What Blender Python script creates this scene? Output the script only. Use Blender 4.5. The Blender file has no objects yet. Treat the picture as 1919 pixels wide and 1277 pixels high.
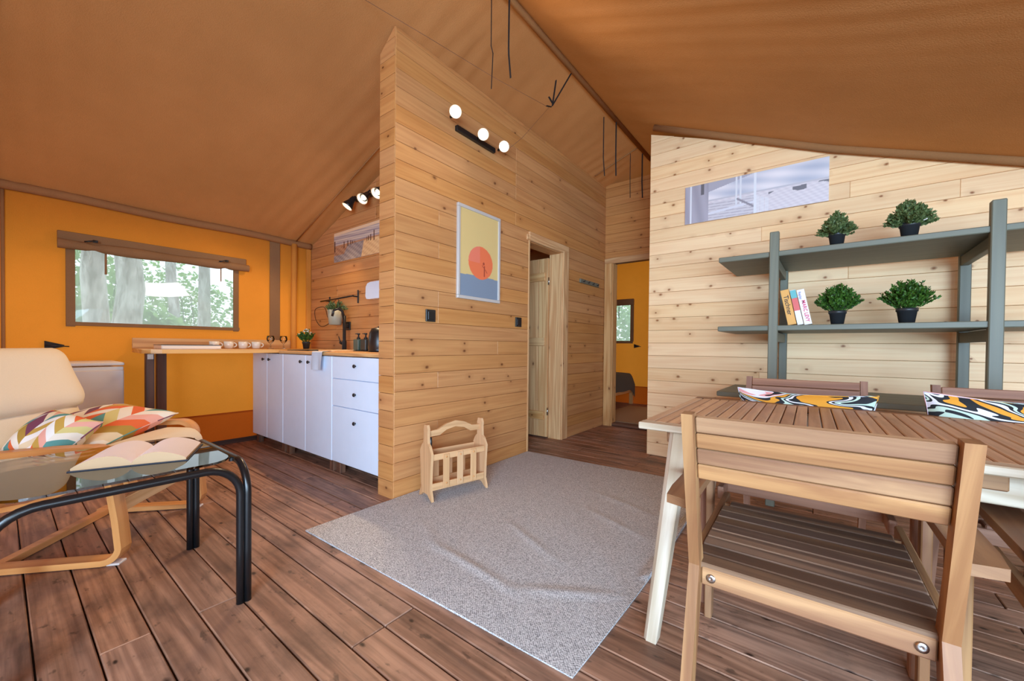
import bpy, math, random
from mathutils import Vector, Matrix
R_ = random.Random(7)
PI = math.pi
scn = bpy.context.scene
COL = scn.collection

# ------------------------------------------------------------------ camera, sky, exposure
F_PX, YAW, PITCH, ROLL, SHY = 741.865, -0.654707, -0.0130162, 0.00951532, 20.09
fw = Vector((math.sin(YAW) * math.cos(PITCH), math.cos(YAW) * math.cos(PITCH), math.sin(PITCH)))
rt = Vector((math.cos(YAW), -math.sin(YAW), 0))
up = rt.cross(fw)
ca = rt * math.cos(ROLL) + up * math.sin(ROLL)
cb = -rt * math.sin(ROLL) + up * math.cos(ROLL)
cam = bpy.data.objects.new('camera', bpy.data.cameras.new('camera'))
COL.objects.link(cam)
cam.matrix_world = Matrix(((ca.x, cb.x, -fw.x, 0), (ca.y, cb.y, -fw.y, 0), (ca.z, cb.z, -fw.z, 1.0), (0, 0, 0, 1)))
cam.data.sensor_width = 36.0
cam.data.lens = F_PX / 1919 * 36
cam.data.shift_y = SHY / 1919
cam.data.clip_start = 0.02
scn.camera = cam
wd = bpy.data.worlds.new('sky'); scn.world = wd; wd.use_nodes = True
bg = wd.node_tree.nodes['Background']
bg.inputs[0].default_value = (0.80, 0.90, 1.0, 1); bg.inputs[1].default_value = 1.15
def area(name, loc, target, sx, sy, power, color):
    l = bpy.data.lights.new(name, 'AREA'); l.shape = 'RECTANGLE'; l.size = sx; l.size_y = sy
    l.energy = power; l.color = color
    o = bpy.data.objects.new(name, l); COL.objects.link(o); o.location = loc
    o.rotation_euler = (Vector(target) - Vector(loc)).to_track_quat('-Z', 'Y').to_euler()
    return o
# daylight through the open tent front behind the camera
area('daylight_front', (1.6, -2.3, 1.35), (-0.2, 2.6, 0.7), 2.8, 2.3, 360, (0.52, 0.75, 1.0))
area('side_fill', (2.9, -0.2, 1.0), (-1.0, 1.6, 0.9), 2.0, 1.7, 55, (0.52, 0.76, 1.0))  # fill lamp added at the right to brighten floor, ceiling and dining wall
# sunlight filtering through the trees onto the canvas outside
sun = bpy.data.objects.new('sun', bpy.data.lights.new('sun', 'SUN')); COL.objects.link(sun)
sun.data.energy = 1.0; sun.data.angle = 0.6; sun.data.color = (1.0, 0.93, 0.8)
sun.rotation_euler = Vector((0.62, -0.3, -0.72)).to_track_quat('-Z', 'Y').to_euler()
scn.view_settings.view_transform = 'Standard'; scn.view_settings.look = 'None'
scn.view_settings.gamma = 1; scn.view_settings.use_curve_mapping = False
scn.view_settings.exposure = 0.65
scn.cycles.max_bounces = 10; scn.cycles.diffuse_bounces = 6; scn.cycles.transparent_max_bounces = 12
scn.cycles.sample_clamp_indirect = 6
scn.cycles.caustics_reflective = False; scn.cycles.caustics_refractive = False

# ------------------------------------------------------------------ material helpers
class NT:
    def __init__(s, name):
        s.m = bpy.data.materials.new(name); s.m.use_nodes = True; s.t = s.m.node_tree
        s.p = s.t.nodes['Principled BSDF']; s.out = s.t.nodes['Material Output']
    def n(s, typ, props=None, **inp):
        nd = s.t.nodes.new(typ)
        for k, v in (props or {}).items(): setattr(nd, k, v)
        for k, v in inp.items():
            key = int(k[1:]) if k[0] == 'i' and k[1:].isdigit() else k.replace('_', ' ')
            s.set(nd.inputs[key], v)
        return nd
    def set(s, sock, v):
        if isinstance(v, bpy.types.NodeSocket): s.t.links.new(v, sock)
        elif isinstance(v, bpy.types.Node): s.t.links.new(v.outputs[0], sock)
        elif isinstance(v, (tuple, list)) and len(v) == 3 and sock.type == 'RGBA': sock.default_value = (*v, 1)
        else: sock.default_value = v
    def math(s, op, a, b=0.0, c=0.0):
        return s.n('ShaderNodeMath', {'operation': op}, i0=a, i1=b, i2=c).outputs[0]
    def vec(s, op, a, b=(0, 0, 0)):
        return s.n('ShaderNodeVectorMath', {'operation': op}, i0=a, i1=b).outputs[0]
    def mix(s, f, a, b, mode='MIX'):
        nd = s.t.nodes.new('ShaderNodeMix'); nd.data_type = 'RGBA'; nd.blend_type = mode
        s.set(nd.inputs[0], f); s.set(nd.inputs[6], a); s.set(nd.inputs[7], b)
        return nd.outputs[2]
    def ramp(s, f, stops, interp='LINEAR'):
        nd = s.t.nodes.new('ShaderNodeValToRGB'); cr = nd.color_ramp; cr.interpolation = interp
        s.set(nd.inputs[0], f)
        while len(cr.elements) < len(stops): cr.elements.new(0.5)
        for e, (p, c) in zip(cr.elements, stops): e.position = p; e.color = (*c, 1)
        return nd.outputs[0]
    def maprange(s, v, a, b, c=0.0, d=1.0):
        return s.n('ShaderNodeMapRange', None, i0=v, i1=a, i2=b, i3=c, i4=d).outputs[0]
    def noise(s, v, scale, detail=2.0, rough=0.5, dist=0.0):
        return s.n('ShaderNodeTexNoise', None, Vector=v, Scale=scale, Detail=detail, Roughness=rough, Distortion=dist).outputs[0]
    def bump(s, h, strength, dist=0.002):
        s.set(s.p.inputs['Normal'], s.n('ShaderNodeBump', None, Strength=strength, Distance=dist, Height=h).outputs[0])
    def base(s, c): s.set(s.p.inputs['Base Color'], c)

def srgb(r, g, b):
    f = lambda c: (c / 255 / 12.92) if c / 255 <= 0.04045 else ((c / 255 + 0.055) / 1.055) ** 2.4
    return (f(r), f(g), f(b))

def plain(name, col, rough=0.5, metal=0.0, spec=None, emit=None, es=0.0, trans=0.0):
    m = NT(name); m.base(col); m.p.inputs['Roughness'].default_value = rough; m.p.inputs['Metallic'].default_value = metal
    if trans: m.p.inputs['Transmission Weight'].default_value = trans
    if emit: m.p.inputs['Emission Color'].default_value = (*emit, 1); m.p.inputs['Emission Strength'].default_value = es
    # faint procedural unevenness
    g = m.n('ShaderNodeNewGeometry').outputs['Position']
    nz = m.noise(g, 9.0, 3)
    if not emit and not trans:
        m.base(m.mix(m.maprange(nz, .3, .7, 0, .16), col, tuple(c * .8 for c in col)))
    return m.m

def wood(name, c1, c2, knot=(0.12, 0.05, 0.02), knots=0.0, rough=0.55, var=0.18, ringw=.3, fig=0.0, figcol=(0.2, 0.1, 0.06), streak=26, rings=7.0, dirt=0.0, dirtcol=(0.05, 0.04, 0.035), spec=0.4, bump=0.25, kscale=(5.0, 9.0)):
    m = NT(name)
    uv = m.n('ShaderNodeUVMap').outputs[0]
    oi = m.n('ShaderNodeObjectInfo').outputs['Random']
    rv = m.n('ShaderNodeCombineXYZ', None, i0=m.math('MULTIPLY', oi, 53.0), i1=m.math('MULTIPLY', oi, 17.3), i2=m.math('MULTIPLY', oi, 7.7)).outputs[0]
    v = m.vec('ADD', uv, rv)
    fine = m.noise(m.vec('MULTIPLY', v, (1.6, streak * 2.2, 1)), 1.0, 4, .6)
    broad = m.noise(m.vec('MULTIPLY', v, (.45, 8, 1)), 1.0, 2, .45, .25)
    rg = m.math('MULTIPLY', m.math('ADD', m.math('SINE', m.math('MULTIPLY', broad, rings * 6.28)), 1.0), 0.5)
    f = m.math('ADD', m.math('MULTIPLY', fine, .55), m.math('MULTIPLY', rg, ringw))
    f = m.math('ADD', f, m.math('MULTIPLY', broad, .2))
    col = m.mix(m.maprange(f, .34, .68), c1, c2)
    if fig > 0:
        fn_ = m.maprange(m.noise(m.vec('MULTIPLY', v, (1.6, 9, 1)), 1.0, 4, .6, .8), .5, .75, 0, fig)
        col = m.mix(fn_, col, figcol)
        fn2 = m.maprange(m.noise(m.vec('ADD', m.vec('MULTIPLY', v, (2.2, 60, 1)), (9, 4, 2)), 1.0, 3, .6), .55, .75, 0, fig * .6)
        col = m.mix(fn2, col, figcol)
    if knots > 0:
        kv = m.vec('MULTIPLY', m.vec('ADD', v, m.vec('MULTIPLY', m.n('ShaderNodeTexNoise', None, Vector=v, Scale=14.0).outputs[1], (.02, .012, 0))), (kscale[0], kscale[1], 1))
        vo = m.n('ShaderNodeTexVoronoi', {'voronoi_dimensions': '2D'}, Vector=kv, Scale=1.0)
        gate = m.math('GREATER_THAN', m.n('ShaderNodeSeparateColor', None, i0=vo.outputs['Color']).outputs[0], 1 - knots)
        sz = m.n('ShaderNodeSeparateColor', None, i0=vo.outputs['Color']).outputs[1]
        k = m.math('MULTIPLY', gate, m.maprange(vo.outputs['Distance'], .03, m.math('ADD', .06, m.math('MULTIPLY', sz, .07)), 1, 0))
        halo = m.math('MULTIPLY', gate, m.maprange(vo.outputs['Distance'], .05, .35, .4, 0))
        col = m.mix(halo, col, tuple(a * .55 + b * .45 for a, b in zip(c2, knot)))
        col = m.mix(k, col, knot)
    hs = m.n('ShaderNodeTexWhiteNoise', {'noise_dimensions': '1D'}, W=m.math('MULTIPLY', oi, 91.0)).outputs[0]
    col = m.n('ShaderNodeHueSaturation', None, Hue=.5, Saturation=m.maprange(oi, 0, 1, 1 - var * .5, 1 + var * .4), Value=m.maprange(hs, 0, 1, 1 - var, 1 + var * .6), Color=col).outputs[0]
    if dirt > 0:
        g = m.n('ShaderNodeNewGeometry').outputs['Position']
        d = m.maprange(m.noise(m.vec('MULTIPLY', g, (1, 1.7, 1)), 3.2, 6, .65), .48, .72, 0, dirt)
        col = m.mix(d, col, dirtcol)
        sp = m.maprange(m.noise(m.vec('MULTIPLY', g, (.7, 1.3, 1)), 17.0, 3, .6), .62, .7, 0, dirt)
        col = m.mix(sp, col, tuple(c * .7 for c in dirtcol))
    m.base(col)
    m.p.inputs['Roughness'].default_value = rough
    m.p.inputs['Specular IOR Level'].default_value = spec
    if bump: m.bump(f, bump)
    return m.m

def canvas(name, col, trans, trcol=None, wave=0.0):
    m = NT(name)
    g = m.n('ShaderNodeNewGeometry').outputs['Position']
    c = m.mix(m.maprange(m.noise(g, 1.3, 4, .6), .35, .65), tuple(x * .9 for x in col), tuple(min(1, x * 1.1) for x in col))
    w = m.noise(g, 160.0, 2)
    c = m.mix(m.maprange(w, .35, .65, 0, .12), c, tuple(x * .6 for x in col))
    m.base(c); m.p.inputs['Roughness'].default_value = .9; m.p.inputs['Specular IOR Level'].default_value = .15
    m.bump(m.math('ADD', m.math('MULTIPLY', m.noise(g, 3.0, 3), 3.0), w), .35, .006)
    tr = m.n('ShaderNodeBsdfTranslucent', None, Color=trcol or col)
    mx = m.n('ShaderNodeMixShader', None, i0=trans, i1=m.p.outputs[0], i2=tr.outputs[0])
    m.t.links.new(mx.outputs[0], m.out.inputs[0])
    return m.m

def fabric(name, col, scale=300, rough=.95, var=.12):
    m = NT(name); g = m.n('ShaderNodeNewGeometry').outputs['Position']
    w = m.noise(g, scale, 2)
    m.base(m.mix(m.maprange(w, .3, .7, 0, var * 2), col, tuple(c * .7 for c in col)))
    m.p.inputs['Roughness'].default_value = rough; m.p.inputs['Specular IOR Level'].default_value = .2
    m.bump(w, .3, .002)
    return m.m

M = {}
M['pine'] = wood('pine_partition', srgb(204, 145, 88), srgb(182, 119, 68), knot=srgb(112, 62, 30), knots=.13, var=.07, rough=.5, ringw=.14, bump=.12, kscale=(6, 8.64))
M['pine_pale'] = wood('pine_dining', srgb(250, 212, 163), srgb(238, 189, 138), knot=srgb(150, 92, 50), knots=.38, var=.09, rough=.55, ringw=.14, bump=.12, kscale=(6.5, 8.64))
M['pine_back'] = wood('pine_gap', srgb(120, 76, 38), srgb(96, 58, 28), var=.1)
M['pine_trim'] = wood('pine_trim', srgb(226, 180, 124), srgb(202, 146, 92), knot=srgb(110, 60, 28), knots=.12, var=.12)
M['floor'] = wood('deck_planks', srgb(184, 140, 114), srgb(136, 98, 78), fig=.75, figcol=srgb(74, 52, 44), knot=srgb(48, 28, 20), knots=.2, var=.16, ringw=.22, rough=.5, dirt=.62, dirtcol=srgb(70, 52, 42), rings=9, spec=.4, bump=.5)
M['acacia'] = wood('acacia', srgb(176, 132, 90), srgb(136, 94, 62), knot=srgb(84, 50, 34), knots=.05, fig=.85, figcol=srgb(120, 74, 52), var=.14, rough=.5, rings=4, bump=.3, kscale=(3, 7))
M['acacia_dark'] = wood('acacia_aged', srgb(140, 108, 84), srgb(98, 74, 60), knot=srgb(60, 40, 30), knots=.05, fig=.5, figcol=srgb(70, 52, 44), var=.25, rough=.5, rings=4)
M['tabletop'] = wood('table_top', srgb(222, 186, 150), srgb(194, 152, 118), knot=srgb(120, 80, 60), knots=.04, var=.1, rough=.45, ringw=.2, fig=.5, figcol=srgb(140, 100, 78))
M['acacia_red'] = wood('acacia_reddish', srgb(168, 122, 96), srgb(128, 86, 66), var=.15, rough=.55, rings=4)
M['wash'] = wood('washed_wood', srgb(226, 214, 194), srgb(196, 178, 152), knot=srgb(170, 130, 90), knots=.08, var=.04, rough=.6, fig=.5, figcol=srgb(178, 152, 124))
M['birch'] = wood('birch_bentwood', srgb(222, 160, 98), srgb(198, 132, 74), var=.05, rough=.4, rings=3)
M['birch_pale'] = wood('birch_pale', srgb(232, 196, 148), srgb(212, 170, 118), var=.08, rough=.55, rings=4, knots=.05, knot=srgb(180, 120, 70))
M['oak_top'] = wood('worktop_wood', srgb(226, 176, 112), srgb(196, 140, 82), var=.08, rough=.4, streak=20)
M['leg_dark'] = wood('dark_leg', srgb(84, 52, 38), srgb(58, 36, 28), var=.1, rough=.5)
M['leg_brown'] = wood('brown_leg', srgb(120, 80, 58), srgb(92, 60, 44), var=.1, rough=.6)
M['green'] = wood('grey_green_paint', srgb(112, 113, 98), srgb(104, 105, 92), var=.04, rough=.5, streak=14)
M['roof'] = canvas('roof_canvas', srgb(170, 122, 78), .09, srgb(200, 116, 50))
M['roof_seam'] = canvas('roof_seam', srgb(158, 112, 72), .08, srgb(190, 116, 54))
M['sleeve'] = canvas('orange_sleeve', srgb(214, 140, 60), .06, srgb(230, 140, 40))
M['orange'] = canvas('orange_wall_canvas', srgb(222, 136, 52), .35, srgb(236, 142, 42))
M['skirt'] = canvas('rust_skirt_canvas', srgb(190, 92, 28), .22, srgb(200, 90, 16))
M['flap'] = canvas('brown_flap_canvas', srgb(150, 112, 78), .2, srgb(160, 108, 60))
M['white'] = plain('white_lacquer', srgb(226, 238, 255), .3)
M['fridge'] = plain('fridge_white', srgb(214, 208, 204), .35)
M['black'] = plain('black_metal', srgb(26, 26, 28), .35)
M['blacktube'] = plain('black_tube', srgb(20, 20, 22), .28)
M['blackpl'] = plain('black_plastic', srgb(30, 31, 32), .45)
M['pot'] = plain('pot_black', srgb(40, 42, 45), .4)
M['strap'] = plain('strap_black', srgb(28, 20, 18), .8)
M['steel'] = plain('steel', srgb(190, 190, 190), .25, 1.0)
M['ceramic'] = plain('white_ceramic', srgb(226, 216, 200), .25)
M['cloth'] = fabric('dish_cloth', srgb(205, 212, 224), 220)
M['cream'] = fabric('cream_cushion', srgb(236, 222, 198), 260, var=.06)
M['grey_blanket'] = fabric('grey_blanket', srgb(92, 86, 76), 200)
M['page'] = plain('paper_page', srgb(226, 214, 206), .9)
M['page_top_lit'] = plain('page_top_lit', srgb(246, 240, 246), .9)  # paler paper: light falling on the open pages painted in
M['page_edge_shaded'] = plain('page_edge_shaded', srgb(196, 160, 122), .9)  # warm, dimmer light on the page edges painted into the colour
M['cover'] = plain('book_cover_dark', srgb(44, 46, 58), .5)
M['silver'] = plain('silver_frame', srgb(205, 200, 196), .4, .2)
M['greenglass'] = plain('green_bottle', srgb(74, 92, 82), .25)
M['darkglass'] = plain('dark_bottle', srgb(46, 50, 46), .25)
M['planter'] = plain('planter_metal', srgb(176, 172, 150), .5)
M['bulb'] = plain('bulb_glow', (1, .9, .7), emit=(1.0, .82, .55), es=60)
M['bulb_off'] = plain('bulb_kitchen', (1, .9, .75), emit=(1.0, .86, .66), es=1.3)
M['reflector'] = plain('reflector_glow', (1, .9, .75), emit=(1.0, .72, .42), es=.7)  # warm bulb glow on the ring put in as emission
M['leaf'] = None
def leafmat(name, a, b, tr=.25):
    m = NT(name); g = m.n('ShaderNodeNewGeometry').outputs['Position']
    c = m.mix(m.maprange(m.noise(g, 70.0, 2), .35, .65), a, b)
    m.base(c); m.p.inputs['Roughness'].default_value = .5
    t = m.n('ShaderNodeBsdfTranslucent', None, Color=b)
    mx = m.n('ShaderNodeMixShader', None, i0=tr, i1=m.p.outputs[0], i2=t.outputs[0])
    m.t.links.new(mx.outputs[0], m.out.inputs[0]); return m.m
M['leaf_fresh'] = leafmat('leaf_fresh', srgb(34, 66, 20), srgb(84, 128, 44))
M['leaf_grey'] = leafmat('leaf_grey', srgb(66, 86, 44), srgb(122, 138, 86))
M['leaf_out'] = leafmat('leaf_outside', srgb(96, 140, 76), srgb(150, 190, 120), .45)
M['blossom'] = plain('blossom', srgb(226, 224, 214), .8)
m_ = NT('bark'); g_ = m_.n('ShaderNodeNewGeometry').outputs['Position']
m_.base(m_.mix(m_.maprange(m_.noise(m_.vec('MULTIPLY', g_, (9, 9, 2.2)), 1.0, 4, .7), .35, .62), srgb(120, 108, 106), srgb(206, 200, 200))); m_.p.inputs['Roughness'].default_value = .95; M['bark'] = m_.m
M['grass'] = plain('outside_grass', srgb(110, 140, 80), .95)
# glass
def glassm(name, tint, haze, rough=.02, gl=.12, hz=(0.9, .95, .95)):
    m = NT(name)
    t = m.n('ShaderNodeBsdfTransparent', None, Color=tint)
    g = m.n('ShaderNodeBsdfGlossy', None, Color=(1, 1, 1), Roughness=rough)
    d = m.n('ShaderNodeBsdfTranslucent', None, Color=hz)
    lw = m.n('ShaderNodeFresnel', None, IOR=1.5)
    a = m.n('ShaderNodeMixShader', None, i0=haze, i1=t.outputs[0], i2=d.outputs[0])
    b = m.n('ShaderNodeMixShader', None, i0=m.math('MAXIMUM', lw.outputs[0], gl), i1=a.outputs[0], i2=g.outputs[0])
    m.t.links.new(b.outputs[0], m.out.inputs[0]); return m.m
M['pane'] = glassm('window_film', (.96, .98, .98), .34, gl=.03)
M['tableglass'] = glassm('smoked_glass', (.62, .56, .5), .0, gl=.14)
M['clear'] = glassm('clear_glass', (.985, .985, .975), .04, gl=.04)
# vertex coloured print
def printmat(name, rough=.6):
    m = NT(name); a = m.n('ShaderNodeVertexColor', {'layer_name': 'col'}); m.base(a.outputs[0]); m.p.inputs['Roughness'].default_value = rough; return m.m
M['print'] = printmat('printed_picture', .5)
# rug
def rugmat():
    m = NT('grey_woven_rug'); uv = m.n('ShaderNodeUVMap').outputs[0]
    w1 = m.n('ShaderNodeTexNoise', None, Vector=m.vec('MULTIPLY', uv, (150, 220, 1)), Scale=1.0, Detail=2.0).outputs[0]
    ch = m.n('ShaderNodeTexChecker', None, Vector=m.vec('MULTIPLY', uv, (200, 200, 0)), Scale=1.0, Color1=(1, 1, 1), Color2=(0, 0, 0)).outputs[1]
    wn = m.n('ShaderNodeTexWhiteNoise', {'noise_dimensions': '2D'}, Vector=m.vec('FLOOR', m.vec('MULTIPLY', uv, (220, 420, 0)))).outputs[0]
    f = m.math('ADD', m.math('MULTIPLY', w1, .5), m.math('ADD', m.math('MULTIPLY', wn, .4), m.math('MULTIPLY', ch, .2)))
    c = m.mix(m.maprange(f, .3, .75), srgb(116, 115, 117), srgb(226, 224, 224))
    m.base(c); m.p.inputs['Roughness'].default_value = 1; m.p.inputs['Specular IOR Level'].default_value = .1
    m.bump(f, .5, .003); return m.m
M['rug'] = rugmat()
M['rack_wood'] = wood('rack_wood', srgb(218, 172, 126), srgb(196, 150, 106), var=.06, rough=.6, ringw=.2, knots=.05, knot=srgb(170, 110, 70))
M['rug_beige'] = fabric('beige_rug', srgb(190, 165, 128), 120)
# chevron cushion
def chevron():
    m = NT('chevron_print'); uv = m.n('ShaderNodeUVMap').outputs[0]
    s = m.n('ShaderNodeSeparateXYZ', None, i0=uv)
    u = m.math('MULTIPLY', s.outputs[0], 5.0); v = m.math('MULTIPLY', s.outputs[1], 6.0)
    cu = m.math('FLOOR', u)
    fu = m.math('FRACT', m.math('MULTIPLY', u, .5))
    tri = m.math('ABSOLUTE', m.math('SUBTRACT', m.math('MULTIPLY', fu, 2.0), 1.0))
    vv = m.math('FLOOR', m.math('ADD', v, m.math('MULTIPLY', tri, 1.4)))
    wn = m.n('ShaderNodeTexWhiteNoise', {'noise_dimensions': '2D'}, Vector=m.n('ShaderNodeCombineXYZ', None, i0=cu, i1=m.math('ADD', vv, m.math('FLOOR', m.math('MULTIPLY', m.n('ShaderNodeObjectInfo').outputs['Random'], 40.0)))).outputs[0]).outputs[0]
    cols = [(236, 226, 208), (176, 140, 58), (238, 222, 190), (202, 196, 188), (214, 200, 130), (240, 236, 228), (232, 168, 150), (236, 228, 212), (226, 104, 52), (196, 158, 72), (228, 208, 170), (120, 62, 84), (240, 236, 228), (90, 150, 146)]
    stops = [(i / 14.0, srgb(*c)) for i, c in enumerate(cols)]
    m.base(m.ramp(wn, stops, 'CONSTANT')); m.p.inputs['Roughness'].default_value = .9
    return m.m
M['chevron'] = chevron()
def swirl(name, seed):
    m = NT(name); uv = m.n('ShaderNodeUVMap').outputs[0]
    w = m.vec('ADD', m.vec('MULTIPLY', uv, (2.2, 5.2, 1)), (seed, seed * .7, 0))
    nz = m.noise(w, 1.0, 1.0, .4, 1.1)
    cols = [(0, (224, 154, 48)), (.37, (30, 32, 36)), (.405, (226, 226, 236)), (.445, (30, 32, 36)), (.475, (196, 220, 204)), (.505, (34, 36, 42)), (.54, (224, 154, 48)), (.60, (30, 32, 36)), (.62, (232, 228, 236)), (.67, (226, 158, 156)), (.70, (30, 32, 36)), (.74, (224, 154, 48))]
    m.base(m.ramp(nz, [(p, srgb(*c)) for p, c in cols], 'CONSTANT')); m.p.inputs['Roughness'].default_value = .85
    return m.m
M['swirl_a'] = swirl('swirl_print_a', 3.1); M['swirl_b'] = swirl('swirl_print_b', 8.4)

# ------------------------------------------------------------------ mesh builder
class MB:
    def __init__(s): s.v = []; s.f = []; s.uv = []; s.sm = []; s.c = None
    def add(s, vs, fs, uvs, smooth=False):
        o = len(s.v); s.v += [tuple(x) for x in vs]
        for f, u in zip(fs, uvs): s.f.append([i + o for i in f]); s.uv.append(u); s.sm.append(smooth)
        return s
    def mesh(s, name, mat):
        me = bpy.data.meshes.new(name); me.from_pydata(s.v, [], s.f)
        ul = me.uv_layers.new(name='UVMap'); flat = []
        for u in s.uv:
            for p in u: flat += [p[0], p[1]]
        ul.data.foreach_set('uv', flat)
        me.polygons.foreach_set('use_smooth', s.sm)
        if s.c:
            ca_ = me.color_attributes.new('col', 'FLOAT_COLOR', 'POINT'); fl = []
            for c in s.c: fl += [c[0], c[1], c[2], 1.0]
            ca_.data.foreach_set('color', fl)
        me.materials.append(mat); me.update()
        return me
    def obj(s, name, mat, parent=None, label=None, kind=None):
        return link(name, s.mesh(name, mat), parent, label, kind)
    # chamfered box: centre, size, optional 3x3 rotation
    def box(s, c, d, b=.003, R=None, grain=None):
        hx, hy, hz = d[0] / 2, d[1] / 2, d[2] / 2
        b = min(b, hx * .45, hy * .45, hz * .45)
        h = (hx, hy, hz); vs = []; idx = {}
        for sx in (-1, 1):
            for sy in (-1, 1):
                for sz in (-1, 1):
                    sg = (sx, sy, sz)
                    for ax in range(3):
                        p = [sg[i] * (h[i] - (0 if i == ax else b)) for i in range(3)]
                        idx[(sg, ax)] = len(vs); vs.append(p)
        fs = []
        for ax in range(3):
            a1, a2 = [(1, 2), (2, 0), (0, 1)][ax]
            for s_ in (-1, 1):
                q = []
                for e1, e2 in ((-1, -1), (1, -1), (1, 1), (-1, 1)):
                    sg = [0, 0, 0]; sg[ax] = s_; sg[a1] = e1; sg[a2] = e2; q.append(idx[(tuple(sg), ax)])
                fs.append(q if s_ > 0 else q[::-1])
        for ax in range(3):      # edges parallel to ax
            a1, a2 = [(1, 2), (2, 0), (0, 1)][ax]
            for e1 in (-1, 1):
                for e2 in (-1, 1):
                    def g(t, a):
                        sg = [0, 0, 0]; sg[ax] = t; sg[a1] = e1; sg[a2] = e2; return idx[(tuple(sg), a)]
                    q = [g(-1, a1), g(1, a1), g(1, a2), g(-1, a2)]
                    fs.append(q if e1 * e2 < 0 else q[::-1])
        for sx in (-1, 1):
            for sy in (-1, 1):
                for sz in (-1, 1):
                    q = [idx[((sx, sy, sz), a)] for a in range(3)]
                    fs.append(q if sx * sy * sz > 0 else q[::-1])
        g_ = grain if grain is not None else max(range(3), key=lambda i: d[i])
        uvs = []
        for f in fs:
            p = [Vector(vs[i]) for i in f]
            n = (p[1] - p[0]).cross(p[2] - p[0]); na = max(range(3), key=lambda i: abs(n[i]))
            o1 = [i for i in range(3) if i != g_]
            if na == g_: uvs.append([(q[o1[0]] * .12, q[o1[1]] + .5) for q in p])
            else:
                ot = [i for i in o1 if i != na][0]
                uvs.append([(q[g_], q[ot] + na * .31) for q in p])
        vv = [Vector(x) for x in vs]
        if R is not None: vv = [R @ x for x in vv]
        c = Vector(c)
        return s.add([x + c for x in vv], fs, uvs)
    def beam(s, p0, p1, w, h, upv=(0, 0, 1), b=.003, ext=0):
        p0 = Vector(p0); p1 = Vector(p1); x = (p1 - p0); L = x.length + ext * 2; x.normalize()
        z = Vector(upv); y = z.cross(x)
        if y.length < 1e-4: y = Vector((0, 1, 0)).cross(x)
        y.normalize(); z = x.cross(y)
        Rm = Matrix((x, y, z)).transposed()
        return s.box((p0 + p1) / 2, (L, w, h), b, Rm, grain=0)
    def tube(s, path, r, n=10, caps=True, smooth=True):
        P = [Vector(p) for p in path]; rings = []; L = 0; ups = None
        T = []
        for i in range(len(P)):
            a = P[max(0, i - 1)]; b = P[min(len(P) - 1, i + 1)]; t = (b - a)
            T.append(t.normalized() if t.length > 1e-9 else Vector((0, 0, 1)))
        ref = Vector((0, 0, 1)) if abs(T[0].z) < .9 else Vector((1, 0, 0))
        u = ref.cross(T[0]).normalized(); vs = []; us = []
        for i, p in enumerate(P):
            if i: L += (P[i] - P[i - 1]).length
            u = (u - T[i] * u.dot(T[i])).normalized(); w = T[i].cross(u)
            rr = r[i] if isinstance(r, (list, tuple)) else r
            for k in range(n):
                a = 2 * PI * k / n; vs.append(p + (u * math.cos(a) + w * math.sin(a)) * rr)
            us.append(L)
        fs = []; uvs = []
        for i in range(len(P) - 1):
            for k in range(n):
                k2 = (k + 1) % n
                fs.append([i * n + k, i * n + k2, (i + 1) * n + k2, (i + 1) * n + k])
                uvs.append([(us[i], k * .02), (us[i], (k + 1) * .02), (us[i + 1], (k + 1) * .02), (us[i + 1], k * .02)])
        s.add(vs, fs, uvs, smooth)
        if caps:
            o = len(s.v) - len(vs)
            s.f.append([o + k for k in range(n)][::-1]); s.uv.append([(0, 0)] * n); s.sm.append(False)
            o2 = o + (len(P) - 1) * n
            s.f.append([o2 + k for k in range(n)]); s.uv.append([(0, 0)] * n); s.sm.append(False)
        return s
    def lathe(s, prof, n=20, c=(0, 0, 0), M4=None, smooth=True):
        vs = []; fs = []; uvs = []
        for r, z in prof:
            for k in range(n):
                a = 2 * PI * k / n; vs.append(Vector((r * math.cos(a), r * math.sin(a), z)))
        for i in range(len(prof) - 1):
            for k in range(n):
                k2 = (k + 1) % n
                fs.append([i * n + k, i * n + k2, (i + 1) * n + k2, (i + 1) * n + k]); uvs.append([(0, 0), (.1, 0), (.1, .1), (0, .1)])
        if M4 is not None: vs = [M4 @ v for v in vs]
        else: vs = [v + Vector(c) for v in vs]
        s.add(vs, fs, uvs, smooth)
        return s
    # polygon (a,b) extruded between t0 and t1; fn maps (a,b,t)->xyz; gdir 0/1 = grain axis of the polygon
    def prism(s, poly, t0, t1, fn, gdir=0, smooth=False):
        n = len(poly); vs = [Vector(fn(a, b, t0)) for a, b in poly] + [Vector(fn(a, b, t1)) for a, b in poly]
        g = (lambda a, b: (a, b)) if gdir == 0 else (lambda a, b: (b, a))
        A = sum(poly[i][0] * poly[(i + 1) % n][1] - poly[(i + 1) % n][0] * poly[i][1] for i in range(n))
        e0, e1, e2 = (Vector(fn(1, 0, 0)) - Vector(fn(0, 0, 0))), (Vector(fn(0, 1, 0)) - Vector(fn(0, 0, 0))), (Vector(fn(0, 0, 1)) - Vector(fn(0, 0, 0)))
        flip = (A * e0.cross(e1).dot(e2) * (t1 - t0)) < 0
        fs = [list(range(n))[::-1], [n + i for i in range(n)]]
        uvs = [[g(*poly[i]) for i in range(n)][::-1], [g(*poly[i]) for i in range(n)]]
        for i in range(n):
            j = (i + 1) % n; fs.append([i, j, n + j, n + i])
            ga, gb = g(*poly[i]); ha, hb = g(*poly[j])
            uvs.append([(ga, t0 + gb * .3), (ha, t0 + hb * .3), (ha, t1 + hb * .3), (ga, t1 + gb * .3)])
        if flip: fs = [f[::-1] for f in fs]; uvs = [u[::-1] for u in uvs]
        s.add(vs, fs, uvs)
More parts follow.
